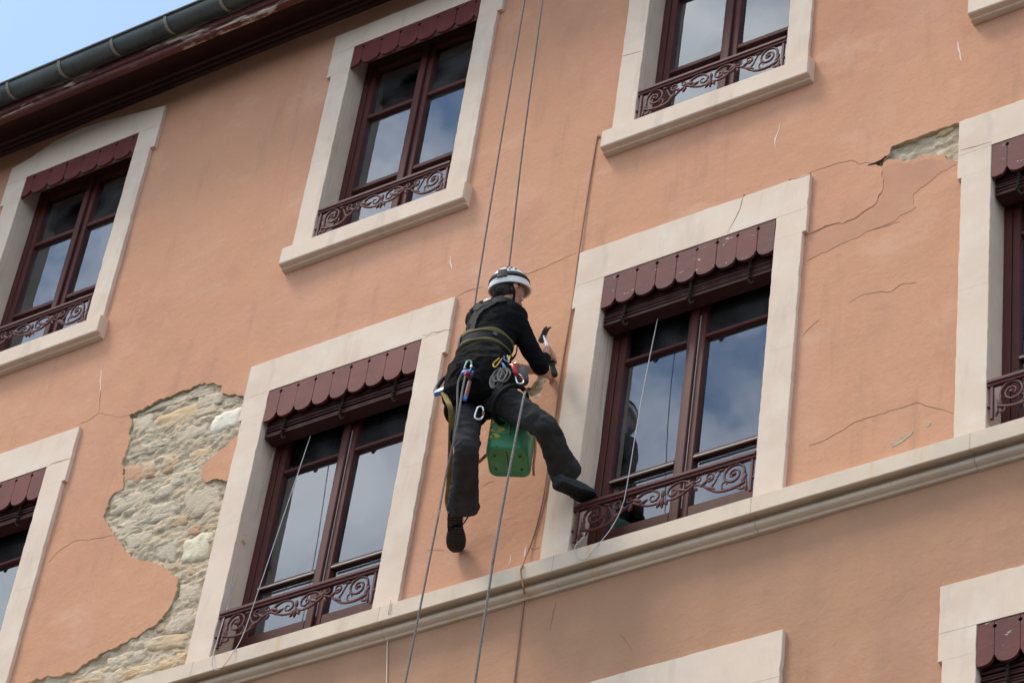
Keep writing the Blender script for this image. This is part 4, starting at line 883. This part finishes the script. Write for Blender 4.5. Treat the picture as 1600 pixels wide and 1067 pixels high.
for k, a, sd in ((P_['lk'], P_['la'], 1), (P_['rk'], P_['ra'], 2)):
    d = (a-k).normalized(); rings = []; fr = frames([k, a]); u0, v0 = fr[0][2], fr[0][3]; n = 36; m_ = 34
    hem = a - d*.02
    for i in range(m_+1):
        t = i/m_; c = k + (hem-k)*(.60+.40*t); r = .071+(.091-.071)*t**.7 + crease(c+(u0*math.cos(0)), .006, 8)
        rings.append([c + (u0*math.cos(2*math.pi*q/n)+v0*math.sin(2*math.pi*q/n))*(r + crease(c+u0*math.cos(2*math.pi*q/n)*.09+v0*math.sin(2*math.pi*q/n)*.09, .008, 7) + .005*noise.noise(V((math.cos(2*math.pi*q/n)*1.3+sd*9, math.sin(2*math.pi*q/n)*1.3, t*2.4+5)))+.0045*noise.noise(V((math.cos(2*math.pi*q/n)*3+sd*9, math.sin(2*math.pi*q/n)*3, t*6+5)))) for q in range(n)])
    # turn the hem inwards so that the leg reads as an open tube
    rings.append([hem + (p-hem)*.93 + d*.001 for p in rings[-1]]); rings.append([hem + (p-hem)*.92 - d*.13 for p in rings[-1]])
    vr = [[tb.verts.new(p) for p in rg] for rg in rings]
    for A, B in zip(vr, vr[1:]):
        for q in range(n): tb.faces.new((A[q], A[(q+1) % n], B[(q+1) % n], B[q]))
trousers = pobj('trousers', tb, M['charcoal_cloth'], person, 62)
# thigh pocket flap on the left leg
pf = mix(P_['lh'], P_['lk'], .72); bm = bmesh.new(); ell(bm, pf+V((-.070, -.02, -.01)), (V((1, 0, 0)), V((0, 1, 0)), V((0, 0, 1))), (.010, .045, .055), 12, 8)
pobj('thigh_pocket', bm, M['charcoal_cloth'], person)
# sweater
b = bmesh.new()
tube(b, torso[1:], [(.150, .118), (.140, .112), (.155, .118), (.175, .125), (.170, .112), (.088, .080)], 20, side=tsid[1:])
limb(b, [mix(c7, rs, .35)+V((0, .02, -.035)), rs, mix(rs, P_['re'], .5), P_['re'], mix(P_['re'], rw, .28), mix(P_['re'], rw, .55)], [.076, .070, .058, .050, .044, .036], 16)
limb(b, [mix(c7, ls, .35)+V((0, .02, -.035)), ls, mix(ls, P_['le'], .5), P_['le'], mix(P_['le'], P_['lw'], .12)], [.072, .068, .056, .050, .048], 16)
sw = remesh(b, .008, 6, .5, lambda p: fold(p, .006, (7, 7, 13)))
bv_v = [v.co.copy() for v in sw.vertices]; bv_f = [tuple(p.vertices) for p in sw.polygons]
sweater = pobj('sweater', sw, M['black_cloth'], person); BV = BVHTree.FromPolygons(bv_v, bv_f)
# helmet
fh = (fwd*1.0 + V((0, 0, .0))).normalized(); hu = (hup-fwd*.72+rgt*.12).normalized(); fh = (fwd-hu*fwd.dot(hu)).normalized(); hcn = hd + hup*.028 - fwd*.006
def hpt(a, t, k=1.0, dz=0):     # a round the head, t from rim (0) to crown (1)
    ph = t*math.pi/2; rr = math.cos(ph)**.85 if ph < 1.57 else 0
    return hcn + (rgt*math.sin(a)*.104 + fh*math.cos(a)*.128)*rr*k + hu*(math.sin(ph)*.128*k + dz - .018*(1-t)*(1 if True else 0))
def shell(bm, t0, t1, k, n=36, m=10):
    rr = [[bm.verts.new(hpt(2*math.pi*i/n, t0+(t1-t0)*j/m, k)) for i in range(n)] for j in range(m+1)]
    for A, B in zip(rr, rr[1:]):
        for i in range(n): bm.faces.new((A[i], A[(i+1) % n], B[(i+1) % n], B[i]))
    return rr
bm = bmesh.new(); o_ = shell(bm, 0, .985, 1.0); i_ = shell(bm, 0, .985, .93)
for i in range(36): bm.faces.new((o_[0][i], i_[0][i], i_[0][(i+1) % 36], o_[0][(i+1) % 36]))
bm.faces.new(o_[-1]); bm.faces.new(i_[-1][::-1]); bmesh.ops.recalc_face_normals(bm, faces=bm.faces[:])
helmet = pobj('helmet', bm, M['helmet'], person, 50)
def hband(t0, t1, k, name, m_, a0=0, a1=2*math.pi, n=40):
    bm = bmesh.new(); A = []
    for i in range(n+1):
        a = a0+(a1-a0)*i/n; A.append([bm.verts.new(hpt(a, t, kk)) for t, kk in ((t0, 1.0), (t0, k), (t1, k), (t1, 1.0))])
    for X, Y_ in zip(A, A[1:]):
        for j in range(4): bm.faces.new((X[j], X[(j+1) % 4], Y_[(j+1) % 4], Y_[j]))
    if abs(a1-a0) < 6.2: bm.faces.new(A[0]); bm.faces.new(A[-1][::-1])
    bmesh.ops.recalc_face_normals(bm, faces=bm.faces[:]); o = pobj(name, bm, m_, helmet, 40); o.location = (0, 0, 0); return o
hband(.20, .36, 1.03, 'headlamp_strap', M['webbing']); hband(.26, .30, 1.045, 'strap_stripe', M['grey_sling'])
hband(.0, .028, 1.02, 'rim', M['helmet'])
hband(.16, .42, 1.08, 'lamp_clip', M['rubber'], math.pi-.95, math.pi-.45, 8)
for a, t in ((math.pi-.95, .60), (math.pi-1.25, .60), (math.pi-1.1, .48), (math.pi-1.5, .52), (math.pi+.9, .6), (math.pi+1.2, .6)):
    o = pobj('vent', ell(bmesh.new(), hpt(a, t, 1.0), (rgt, fh, hu), (.007, .007, .005), 10, 6), M['dark'], helmet); o.location = (0, 0, 0)
bm = bmesh.new()
for s in (-1, 1):
    tube(bm, smoothline([hcn+rgt*s*.085-fh*.055-hu*.01, hd+rgt*s*.080-hup*.055+fwd*.01, hd+rgt*s*.035+fwd*.06-hup*.112, hd+fwd*.062-hup*.116], 4), (.009, .002), 6)
    tube(bm, smoothline([hcn-fh*.09+rgt*s*.03-hu*.015, hd-fwd*.085-hup*.055+rgt*s*.02, hd-fwd*.07-hup*.075], 4), (.008, .003), 6)
o = pobj('chin_strap', bm, M['webbing'], helmet); o.location = (0, 0, 0)
o = pobj('head_cradle', ell(bmesh.new(), hd-fwd*.082-hup*.045, (rgt, fwd, hup), (.045, .012, .022), 12, 8), M['grey_sling'], helmet); o.location = (0, 0, 0)

# shoes
def shoe(heel, toe, shin, ln=.30):
    """heel, toe = ends of the sole; returns (upper, sole parts)"""
    d = (toe-heel).normalized(); c = mix(heel, toe, .5); heel = c-d*ln*.5; toe = c+d*ln*.5
    up = (shin-d*shin.dot(d)).normalized(); sd = d.cross(up).normalized()
    out_ = [(0.00, .024), (.04, .038), (.12, .043), (.30, .040), (.45, .041), (.62, .052), (.75, .056), (.86, .051), (.95, .036), (1.0, .018)]
    def ol(k=1.0): 
        L_ = [heel+d*(t*ln)+sd*(-wv*k) for t, wv in out_]; R_ = [heel+d*(t*ln)+sd*(wv*k) for t, wv in out_]; return L_+R_[::-1]
    bm = bmesh.new(); lo = [bm.verts.new(p) for p in ol()]; hi = [bm.verts.new(p+up*.026) for p in ol(1.02)]
    bm.faces.new(lo); bm.faces.new(hi[::-1]); n = len(lo)
    for i in range(n): bm.faces.new((lo[i], lo[(i+1) % n], hi[(i+1) % n], hi[i]))
    bmesh.ops.recalc_face_normals(bm, faces=bm.faces[:])
    for i in range(2, 17):                                    # lugs
        t = i/18; wv = .040 if t < .5 else .052
        for s in (-1, 0, 1):
            cx = heel+d*(t*ln)+sd*(s*wv*.62)-up*.003; Mx = Matrix((( *(d*.0055), 0), (*(sd*(.010)), 0), (*(up*.004), 0), (0, 0, 0, 1))).transposed()
            Mx = Matrix(((d.x*.011, sd.x*.02, up.x*.009, cx.x), (d.y*.011, sd.y*.02, up.y*.009, cx.y), (d.z*.011, sd.z*.02, up.z*.009, cx.z), (0, 0, 0, 1)))
            bmesh.ops.create_cube(bm, size=1, matrix=Mx)
    sole = bm
    b = bmesh.new()
    tube(b, [heel+d*.02+up*.04, heel+d*.08+up*.045, heel+d*.14+up*.045, heel+d*.20+up*.038, heel+d*.25+up*.034, heel+d*.275+up*.03], [(.034, .034), (.041, .040), (.043, .036), (.050, .030), (.043, .021), (.022, .014)], 16, side=sd)
    tube(b, [heel+d*.055+up*.05, heel+d*.052+up*.10, heel+d*.048+up*.125], [.038, .040, .042], 14)
    upr = remesh(b, .006, 4)
    lc = bmesh.new()
    for k in range(5):
        q = heel+d*(.115+k*.022)+up*(.078-k*.006); tube(lc, [q-sd*.022-up*.006, q+up*.004, q+sd*.022-up*.006], .0028, 6)
    q = heel+d*.11+up*.085; tube(lc, smoothline([q, q+sd*.03+up*.012, q+sd*.045-up*.02, q+sd*.04-up*.05], 4), .0022, 5); tube(lc, smoothline([q, q-sd*.03+up*.012, q-sd*.045-up*.01, q-sd*.042-up*.04], 4), .0022, 5)
    return upr, sole, lc
for hl, to, upv in ((P_['lheel'], P_['lt'], V((-.22, .08, 1))), (P_['rheel'], P_['rt'], V((-.25, -.25, 1)))):
    a, s, l = shoe(hl, to, upv); sh = pobj('shoe', a, M['shoe'], person)
    o = pobj('sole', s, M['rubber'], sh, 30); o.location = (0, 0, 0); o = pobj('lace', l, M['grey_sling'], sh); o.location = (0, 0, 0)

# harness (worn)
har = empty('harness', person.location, person); har.location = (0, 0, 0); bpy.data.objects.remove(har)
b = bmesh.new(); sc = pel+V((.0, -.005, .0))
tube(b, [sc+V((-.035, .0, .20)), sc+V((-.02, 0, .10)), sc+V((0, 0, .0)), sc+V((.0, .0, -.12)), sc+V((.0, .01, -.185))], [(.148, .125), (.190, .16), (.215, .18), (.212, .170), (.160, .13)], 20, side=pel_s)
seat = pobj('harness_seat', remesh(b, .009, 6, .5, lambda p: fold(p, .010, (8, 8, 12)) + .004*noise.noise(p*30)), M['seat_cloth'], person)
wc = mix(pel, c7, .40)+V((-.028, -.002, .0)); wsid = mix(pel_s, side, .4).normalized(); wax = tor; wsid = (wsid-wax*wsid.dot(wax)).normalized(); wdp = wax.cross(wsid)
def band(c, ra, rb, h0, h1, th, n=48, wob=0, a0=0, a1=2*math.pi):
    bm = bmesh.new(); A = []
    full = abs(a1-a0) > 6.2
    for i in range(n + (0 if full else 1)):
        a = a0+(a1-a0)*i/n; rd = wsid*math.cos(a)*ra+wdp*math.sin(a)*rb; u = rd.normalized(); w0 = wob*math.sin(a*5)
        A.append([bm.verts.new(c+rd+wax*h0), bm.verts.new(c+rd+u*th+wax*(h0+.004)), bm.verts.new(c+rd+u*(th+.003)+wax*(h0+h1)/2), bm.verts.new(c+rd+u*th+wax*(h1-.004+w0)), bm.verts.new(c+rd+wax*(h1+w0))])
    k = len(A)
    for i in range(k if full else k-1):
        X, Y_ = A[i], A[(i+1) % k]
        for j in range(5): bm.faces.new((X[j], X[(j+1) % 5], Y_[(j+1) % 5], Y_[j]))
    bmesh.ops.recalc_face_normals(bm, faces=bm.faces[:]); return bm
BRA, BRB = .148, .122
belt = pobj('waist_belt', band(wc, BRA, BRB, -.05, .05, .010), M['webbing'], person, 50)
for h0, h1, wb in ((.018, .050, .010), (-.062, -.034, .006)):
    o = pobj('belt_edge', band(wc, BRA, BRB, h0, h1, .015, wob=wb), M['belt_yellow'], belt, 60); o.location = (0, 0, 0)
def beltpt(a, h, r=.016): rd = wsid*math.cos(a)*BRA+wdp*math.sin(a)*BRB; return wc+rd+rd.normalized()*r+wax*h
# side of the belt facing the viewer
aw = min(range(360), key=lambda k: (beltpt(R(k), 0)).y); aw = R(aw)
o = pobj('belt_buckle', tube(bmesh.new(), [beltpt(aw+.9, 0, .015), beltpt(aw+.9, 0, .022)], .014, 14), M['grey_sling'], belt, 50); o.location = (0, 0, 0)
o = pobj('belt_tab', band(wc, BRA, BRB, -.045, .05, .019, 4, a0=aw-.62, a1=aw-.48), M['grey_sling'], belt, 50); o.location = (0, 0, 0)
if beltpt(aw+.5, 0).x > beltpt(aw-.5, 0).x: pass
def project(pairs, off=.004):
    o_ = []
    for a, b_ in pairs:
        a = V(a); b_ = V(b_); d = (b_-a).normalized(); h = BV.ray_cast(a, d)
        o_.append((h[0]+h[1]*off, h[1]) if h[0] is not None else (None, None))
    return [q for q in o_ if q[0] is not None]
def strap(pairs, wd, name, m_, th=.007):
    q = project(pairs); pts = smoothline([p for p, n_ in q], 5); bm = bmesh.new(); A = []
    for i, p in enumerate(pts):
        t = (pts[min(i+1, len(pts)-1)]-pts[max(i-1, 0)]).normalized(); loc, nn, *_ = BV.find_nearest(p)
        s = t.cross(nn).normalized(); A.append([bm.verts.new(p - s*wd/2 - nn*.006), bm.verts.new(p - s*wd/2+nn*th*.7), bm.verts.new(p+nn*th), bm.verts.new(p + s*wd/2+nn*th*.7), bm.verts.new(p + s*wd/2-nn*.006)])
    for X, Y_ in zip(A, A[1:]):
        for j in range(5): bm.faces.new((X[j], X[(j+1) % 5], Y_[(j+1) % 5], Y_[j]))
    bm.faces.new(A[0]); bm.faces.new(A[-1][::-1]); bmesh.ops.recalc_face_normals(bm, faces=bm.faces[:])
    return pobj(name, bm, m_, person, 50)
ss = strap(STRAP_MAIN, .062, 'shoulder_strap', M['webbing'], .010); strap(STRAP_LEFT, .06, 'shoulder_strap', M['webbing'], .012)
bk = project(BUCKLE, .014)
if bk:
    p, n_ = bk[0]; bm = bmesh.new()
    tube(bm, [p+wsid*-.02+tor*-.01, p+wsid*.02+tor*-.01, p+wsid*.02+tor*.012, p+wsid*-.02+tor*.012, p+wsid*-.02+tor*-.012], .004, 6); o = pobj('strap_buckle', bm, M['grey_sling'], ss); o.location = (0, 0, 0)
lp = project(LABELP, .012)
if len(lp) > 1: o = pobj('white_label', tube(bmesh.new(), [lp[0][0], lp[1][0]+V((.02, 0, 0))], (.010, .004), 8), M['helmet'], ss); o.location = (0, 0, 0)
GPv = {k: V(v) for k, v in GP.items()}
bm = bmesh.new(); tube(bm, smoothline([GPv['strap_c2'], GPv['strap_c'], GPv['strap_c3']+V((.03, 0, -.01)), GPv['strap_c3']], 5), (.014, .004), 8); pobj('chest_strap', bm, M['webbing'], person)
for h_, k_ in ((P_['lh'], P_['lk']), (P_['rh'], P_['rk'])):
    d = (k_-h_).normalized(); c = mix(h_, k_, .26); u = d.orthogonal().normalized(); v = d.cross(u)
    pts = [c+(u*math.cos(2*math.pi*i/28)+v*math.sin(2*math.pi*i/28))*.115 for i in range(29)]; bm = bmesh.new(); tube(bm, pts, (.008, .026) if False else .014, 8, caps=False); pobj('leg_loop', bm, M['webbing'], person)

# ------------------------------------------------------------------ the tools he carries
ham = empty('hammer', hamB); tag(ham, 'steel hammer gripped upright in the rope worker\'s right hand', 'hammer')
def hobj(name, bm, m_, par, sm=60): return pobj(name, bm, m_, par, sm)
hobj('handle', tube(bmesh.new(), [hamB+hax*.13, hamT-hax*.01], [(.010, .013), (.008, .011)], 10), M['steel'], ham)
hobj('grip', tube(bmesh.new(), [hamB, hamB+hax*.015, hamB+hax*.07, hamB+hax*.14], [.016, .0195, .016, .0155], 12), M['rubber'], ham)
hs = V((.75, -.45, -.45)); hs = (hs-hax*hs.dot(hax)).normalized()
bm = bmesh.new(); tube(bm, [hamT-hs*.055, hamT-hs*.035], .019, 14); tube(bm, [hamT-hs*.036, hamT-hs*.018], .014, 12); tube(bm, [hamT-hs*.02, hamT+hs*.02], (.016, .018), 12)
for s in (-1, 1):
    cr_ = hs.cross(hax)*s; tube(bm, smoothline([hamT+hs*.015+cr_*.006, hamT+hs*.045+cr_*.009-hax*.004, hamT+hs*.075+cr_*.012-hax*.022], 4), [(.007, .010)]*5+[(.006, .006)]*3+[(.003, .003)], 8)
hobj('head', bm, M['grey_sling'], ham)

vx = V((.88, .47, .0)).normalized(); 
def biner(name, c, up, m_, gate, label, cat='carabiner', grp='carabiners and devices on the harness', sz=.105, wd=.058):
    up = up.normalized(); sx = (vx-up*vx.dot(up)).normalized(); t = empty(name, c); tag(t, label, cat, grp)
    h, w2 = sz/2, wd/2
    ol = [(-w2*.95, -h*.55), (-w2*.8, -h*.9), (-w2*.2, -h), (w2*.45, -h*.9), (w2*.8, -h*.55)]
    pts = [c+sx*x+up*y for x, y in [(w2*.7, h*.35), (w2*.35, h*.85), (-w2*.3, h), (-w2*.85, h*.75), (-w2, h*.2), (-w2, -h*.5), (-w2*.7, -h*.9), (0, -h), (w2*.7, -h*.85), (w2*.98, -h*.45)]]
    hobj('frame', tube(bmesh.new(), smoothline(pts, 4), .0052, 8), m_, t, 180)
    hobj('gate', tube(bmesh.new(), [c+sx*w2*.98-up*h*.45, c+sx*w2*.7+up*h*.35], .0045, 8), m_, t, 180)
    hobj('gate_sleeve', tube(bmesh.new(), [c+sx*w2*.93-up*h*.25, c+sx*w2*.78+up*h*.18], .0078, 10), gate, t, 60); return t
up0 = V((.05, .1, 1))
biner('carabiner', GPv['biner'], V((.12, 0, 1)), M['steel'], M['red_brown'], 'empty silver carabiner hanging below the black harness seat', sz=.088, wd=.046)
biner('carabiner', GPv['green'], up0, M['alu_green'], M['steel'], 'green carabiner hanging from the back of the belt', sz=.085, wd=.038)
biner('carabiner', GPv['silver'], V((-.35, 0, 1)), M['steel'], M['red'], 'silver carabiner with red sleeve on the right hip', sz=.085, wd=.038)
t = empty('pulley_device', GPv['bluer']); tag(t, 'small blue and red pulley clipped under the green carabiner', 'pulley', 'carabiners and devices on the harness')
c = GPv['bluer']; bm = bmesh.new(); ell(bm, c, (vx, V((0, 0, 1)), V((-.47, .88, 0))), (.038, .022, .010), 14, 8); hobj('side_plate', bm, M['alu_blue'], t)
hobj('wheel', tube(bmesh.new(), [c+V((-.006, -.016, -.012)), c+V((.006, .016, -.012))], .016, 12), M['red'], t)
t = empty('screwdriver', GPv['handle']); tag(t, 'short tool with red brown handle and blue end hanging at the back of the seat', 'tool')
c = GPv['handle']; hobj('handle', tube(bmesh.new(), [c+V((.0, 0, .045)), c+V((-.003, 0, 0)), c+V((-.01, 0, -.06))], [.011, .012, .013], 10), M['red_brown'], t)
hobj('end_cap', tube(bmesh.new(), [c+V((-.01, 0, -.06)), c+V((-.013, 0, -.085))], [.014, .011], 10), M['alu_blue'], t)
hobj('loop', tube(bmesh.new(), smoothline([c+V((.0, 0, .045)), c+V((.02, 0, .10)), c+V((.012, 0, .15)), c+V((-.012, 0, .10)), c+V((0, 0, .045))], 5), .004, 6), M['webbing'], t)
t = empty('accessory_sling', GPv['sling']); tag(t, 'bundle of grey looped sling hanging at the right hip', 'sling'); c = GPv['sling']
rn = random.Random(4)
for k in range(6):
    a = c+V((rn.uniform(-.03, .03), rn.uniform(-.02, .01), .06)); bm = bmesh.new(); w2 = rn.uniform(.015, .035); ln = rn.uniform(.09, .15)
    tube(bm, smoothline([a, a+V((-w2, -.01, -ln*.4)), a+V((-w2*.6, -.012, -ln*.9)), a+V((w2*.5, -.008, -ln)), a+V((w2, 0, -ln*.45)), a+V((.004, 0, 0))], 5), (.007, .003), 6); hobj('loop', bm, M['grey_sling'], t)
t = empty('cord_bundle', GPv['cords']); tag(t, 'small tangle of yellow and blue cord on the belt beside the grey sling', 'cord'); c = GPv['cords']
for k in range(5):
    a = c+V((rn.uniform(-.05, .03), rn.uniform(-.02, .01), rn.uniform(-.01, .03))); bm = bmesh.new()
    tube(bm, smoothline([a, a+V((rn.uniform(-.04, .04), 0, -.03)), a+V((rn.uniform(-.02, .05), 0, -.06)), a+V((.02, 0, -.01))], 5), .004, 6); hobj('cord', bm, M[('yellow_cord', 'alu_blue', 'alu_blue', 'webbing', 'yellow_cord')[k]], t)
t = empty('shackle', GPv['red']); tag(t, 'bright red anodised device clipped at the right hip', 'device', 'carabiners and devices on the harness'); c = GPv['red']
bm = bmesh.new(); u = V((.35, 0, -1)).normalized(); tube(bm, [c-u*.045, c-u*.03, c+u*.03, c+u*.045], [(.014, .010), (.024, .014), (.026, .014), (.016, .010)], 10); hobj('body', bm, M['red'], t)
hobj('pin', tube(bmesh.new(), [c-u*.05+V((-.02, 0, 0)), c-u*.05+V((.02, 0, 0))], .004, 6), M['steel'], t)
t = empty('mallet', GPv['dark']); tag(t, 'dark rubber mallet head hanging behind the right hip', 'mallet'); c = GPv['dark']
bm = bmesh.new(); tube(bm, [c+V((-.005, -.02, .04)), c+V((0, -.02, .03)), c+V((.01, -.01, -.04)), c+V((.012, -.01, -.05))], [.026, .032, .032, .027], 14); hobj('head', bm, M['grey_sling'], t)
hobj('handle', tube(bmesh.new(), [c+V((0, -.015, 0)), c+V((-.12, -.02, .03))], .012, 10), M['red_brown'], t)
t = empty('ascender', GPv['devt']); tag(t, 'blue handled rope device hanging at the rope worker\'s left hip', 'ascender'); a, b_ = GPv['devt'], GPv['devb']
bm = bmesh.new(); tube(bm, smoothline([a+V((.03, 0, .02)), a+V((-.02, 0, .01)), a+V((-.055, 0, -.05)), b_+V((-.04, 0, .0))], 6), (.014, .012), 10); hobj('handle', bm, M['rubber'], t)
bm = bmesh.new(); box(bm, tuple(b_+V((-.045, -.012, -.035))), tuple(b_+V((.045, .012, .01))), .006); hobj('plate', bm, M['alu_blue'], t)
bm = bmesh.new(); box(bm, tuple(b_+V((-.04, -.02, -.028))), tuple(b_+V((.03, -.012, -.012))), .003); hobj('cam', bm, M['steel'], t)
bm = bmesh.new(); box(bm, tuple(b_+V((.03, -.01, 0))), tuple(b_+V((.045, .01, .08))), .004); hobj('frame', bm, M['alu_blue'], t)
bm = bmesh.new(); pts = smoothline([V(p) for p in STRAP], 6); tube(bm, pts, (.015, .0025), 8, side=(.9, .4, 0)); o = obj('foot_strap', bm, M['strap_yellow'], smooth=40)
tag(o, 'yellow webbing foot loop hanging from the left hip to the left shoe', 'strap')
st0 = pts[-8]; bm = bmesh.new(); lt = [P_['la']+V((-.05, -.02, -.03)), P_['lheel']+V((-.045, .0, .02)), mix(P_['lheel'], P_['lt'], .35)+V((-.045, 0, -.01)), mix(P_['lheel'], P_['lt'], .35)+V((.0, -.01, -.012)), mix(P_['lheel'], P_['lt'], .35)+V((.045, 0, 0)), P_['la']+V((.03, .02, -.03))]
tube(bm, smoothline(lt, 4), (.010, .003), 6); obj('loop_end', bm, M['webbing'], o)
o = cordobj('lanyard', [GPv['green']+V((0, -.02, -.03)), GPv['tail1']+V((-.035, -.01, -.03)), GPv['tail2']+V((-.02, 0, 0)), GPv['tail3']], .006, M['grey_sling'], 'grey lanyard hanging from the belt along the left trouser leg', 'lanyard', seg=8)

# jerrycan hung between his legs
Cw, Cd, Ch = .235, .255, .335
fl, frr = V(CAN[0]), V(CAN[1]); xw = (frr-fl); xw.z = 0; xw.normalize(); yd = V((-xw.y, xw.x, 0)); cb = mix(fl, frr, .5)+yd*Cd/2; cb.z = (fl.z+frr.z)/2
M['can'] = mat('jerrycan_green', (.045, .24, .10), .45, spec=.4, mottle=[((.045, .24, .10), 5, .4, .7), ((.20, .32, .25), 5, .50, .78, (1, 1, .6), .7), ((.02, .035, .015), 14, .60, .75)], bump=[(12, .3, .004), (60, .3, .001)])
M['can_petal'] = mat('petal_yellow', (.60, .36, .02), .6, mottle=[((.42, .16, .02), 16, .5, .7)])
M['can_dark'] = mat('can_dimple', (.03, .13, .06), .6)
M['can_grey'] = mat('can_strip', (.24, .21, .18), .7)
can = empty('jerrycan', cb); tag(can, 'green plastic jerrycan with yellow petals hanging between the rope worker\'s legs', 'jerrycan')
can.rotation_euler = (0, 0, math.atan2(xw.y, xw.x))
def rrect(hx, hy, r, z, n=7):
    o_ = []
    for sx_, sy_, a0 in ((1, 1, 0), (-1, 1, 90), (-1, -1, 180), (1, -1, 270)):
        for k in range(n): a = R(a0+90*k/(n-1)); o_.append((sx_*(hx-r)+r*math.cos(a), sy_*(hy-r)+r*math.sin(a), z))
    return o_
bm = bmesh.new(); hx, hy = Cw/2, Cd/2
lev = [(.028, .0045), (.024, .0), (.016, .0), (.008, .003), (.002, .010), (0, .02), (0, .10), (.002, .105), (.002, .112), (0, .117), (0, .27), (.004, .30), (.014, .32), (.03, .333), (.05, .338)]
rings = [[bm.verts.new(c) for c in rrect(hx-i_, hy-i_, max(.012, .05-i_), z)] for i_, z in lev]
for A, B in zip(rings, rings[1:]):
    for k in range(len(A)): bm.faces.new((A[k], A[(k+1) % len(A)], B[(k+1) % len(A)], B[k]))
bm.faces.new(rings[0][::-1]); bm.faces.new(rings[-1]); bmesh.ops.recalc_face_normals(bm, faces=bm.faces[:])
o = obj('body', bm, M['can'], can, smooth=50)
for x, y in ((-.07, -.055), (.07, -.055), (-.07, .055), (.07, .055)):
    bm = bmesh.new(); tube(bm, [(x, y, -.004), (x, y, .01)], [.006, .008], 10); obj('foot', bm, M['can_dark'], can, smooth=50)
obj('mould_line', newbox((-.004, -Cd/2+.03, .0035), (.004, Cd/2-.02, .012), .002), M['rubber'], can)
bm = bmesh.new(); tube(bm, [(.005, -Cd/2-.004, .10), (.002, -Cd/2-.005, .2), (0, -Cd/2-.003, .33)], (.008, .005), 8); obj('strip', bm, M['can_grey'], can, smooth=60)
def petal(cx, cz, ln, wd, ang, right=False):
    bm = bmesh.new(); n = 10; pts = []
    for k in range(n): t = k/n; pts.append((t*ln, wd*math.sin(math.pi*t)**.8))
    for k in range(n): t = 1-k/n; pts.append((t*ln, -wd*math.sin(math.pi*t)**.8*.8))
    ca, sa = math.cos(R(ang)), math.sin(R(ang)); prism(bm, [(cx+x*ca-z_*sa, cz+x*sa+z_*ca) for x, z_ in pts[:]], -Cd/2-.0012, -Cd/2+.003)
    for v in bm.verts:      # wrap round the rounded corner
        lim = Cw/2-.048
        if abs(v.co.x) > lim:
            s = 1 if v.co.x > 0 else -1; a = min(1.45, (abs(v.co.x)-lim)/.048); rr = .048+(-Cd/2-v.co.y); v.co.x = s*(lim+math.sin(a)*rr); v.co.y = (-Cd/2+.048)-math.cos(a)*rr
    return obj('petal', bm, M['can_petal'], can)
petal(-.112, .140, .092, .023, -4); petal(-.112, .088, .072, .018, -2); petal(-.116, .165, .055, .016, 58); petal(.118, .140, .055, .018, 150); petal(.120, .115, .06, .012, 100)
bm = bmesh.new(); tube(bm, smoothline([(-.07, 0, Ch-.01), (-.06, 0, Ch+.04), (.03, 0, Ch+.045), (.05, 0, Ch-.01)], 5), .014, 10); obj('handle', bm, M['can'], can, smooth=180)
bm = bmesh.new(); tube(bm, [(.08, 0, Ch-.01), (.08, 0, Ch+.03)], .026, 16); obj('cap', bm, M['rubber'], can, smooth=40)
cbw = cb
def rope_loop(z0, seed, label):
    rn = random.Random(seed); pts = []
    for k in range(25):
        a = 2*math.pi*k/24; e = 3.2; ca, sa = math.cos(a), math.sin(a); sc_ = (abs(ca)**e+abs(sa)**e)**(-1/e)
        x = ca*sc_*(Cw/2+.009); y = sa*sc_*(Cd/2+.009); pts.append(cbw+xw*x+yd*y+V((0, 0, z0-.06*sa+.01*math.sin(a*3+seed))))
    return pts
# an orange cord slung round the back of the can
pl_ = rope_loop(.055, 3, '')
half = [p for p in pl_ if (p-cbw).dot(yd) > -.03]
cordobj('orange_cord', [cbw-xw*(Cw/2+.05)+yd*.02+V((0, 0, .02)), cbw-xw*(Cw/2+.012)+yd*.03+V((0, 0, .09)), cbw-xw*(Cw/2+.010)+yd*.08+V((0, 0, .16)), cbw-xw*(Cw/2-.01)+yd*(Cd/2+.012)+V((0, 0, .25))], .010, M['orange_cord'], 'orange cord at the left side of the green jerrycan', 'cord', 'orange cords on the jerrycan')
cordobj('orange_cord', [cbw+xw*(Cw/2+.022)+yd*.07+V((0, 0, -.02)), cbw+xw*(Cw/2+.012)+yd*.075+V((0, 0, .06)), cbw+xw*(Cw/2+.010)+yd*.06+V((0, 0, .18)), cbw+xw*(Cw/2-.01)+yd*.02+V((0, 0, Ch+.01))], .007, M['orange_cord'], 'orange cord running down the right side of the green jerrycan', 'cord', 'orange cords on the jerrycan')
cordobj('hanging_line', [cbw+V((0, 0, Ch+.03)), cbw+V((-.01, -.02, Ch+.12)), pel+V((.03, .05, -.10))], .006, M['rope'], 'short line holding the green jerrycan under the harness seat', 'line')
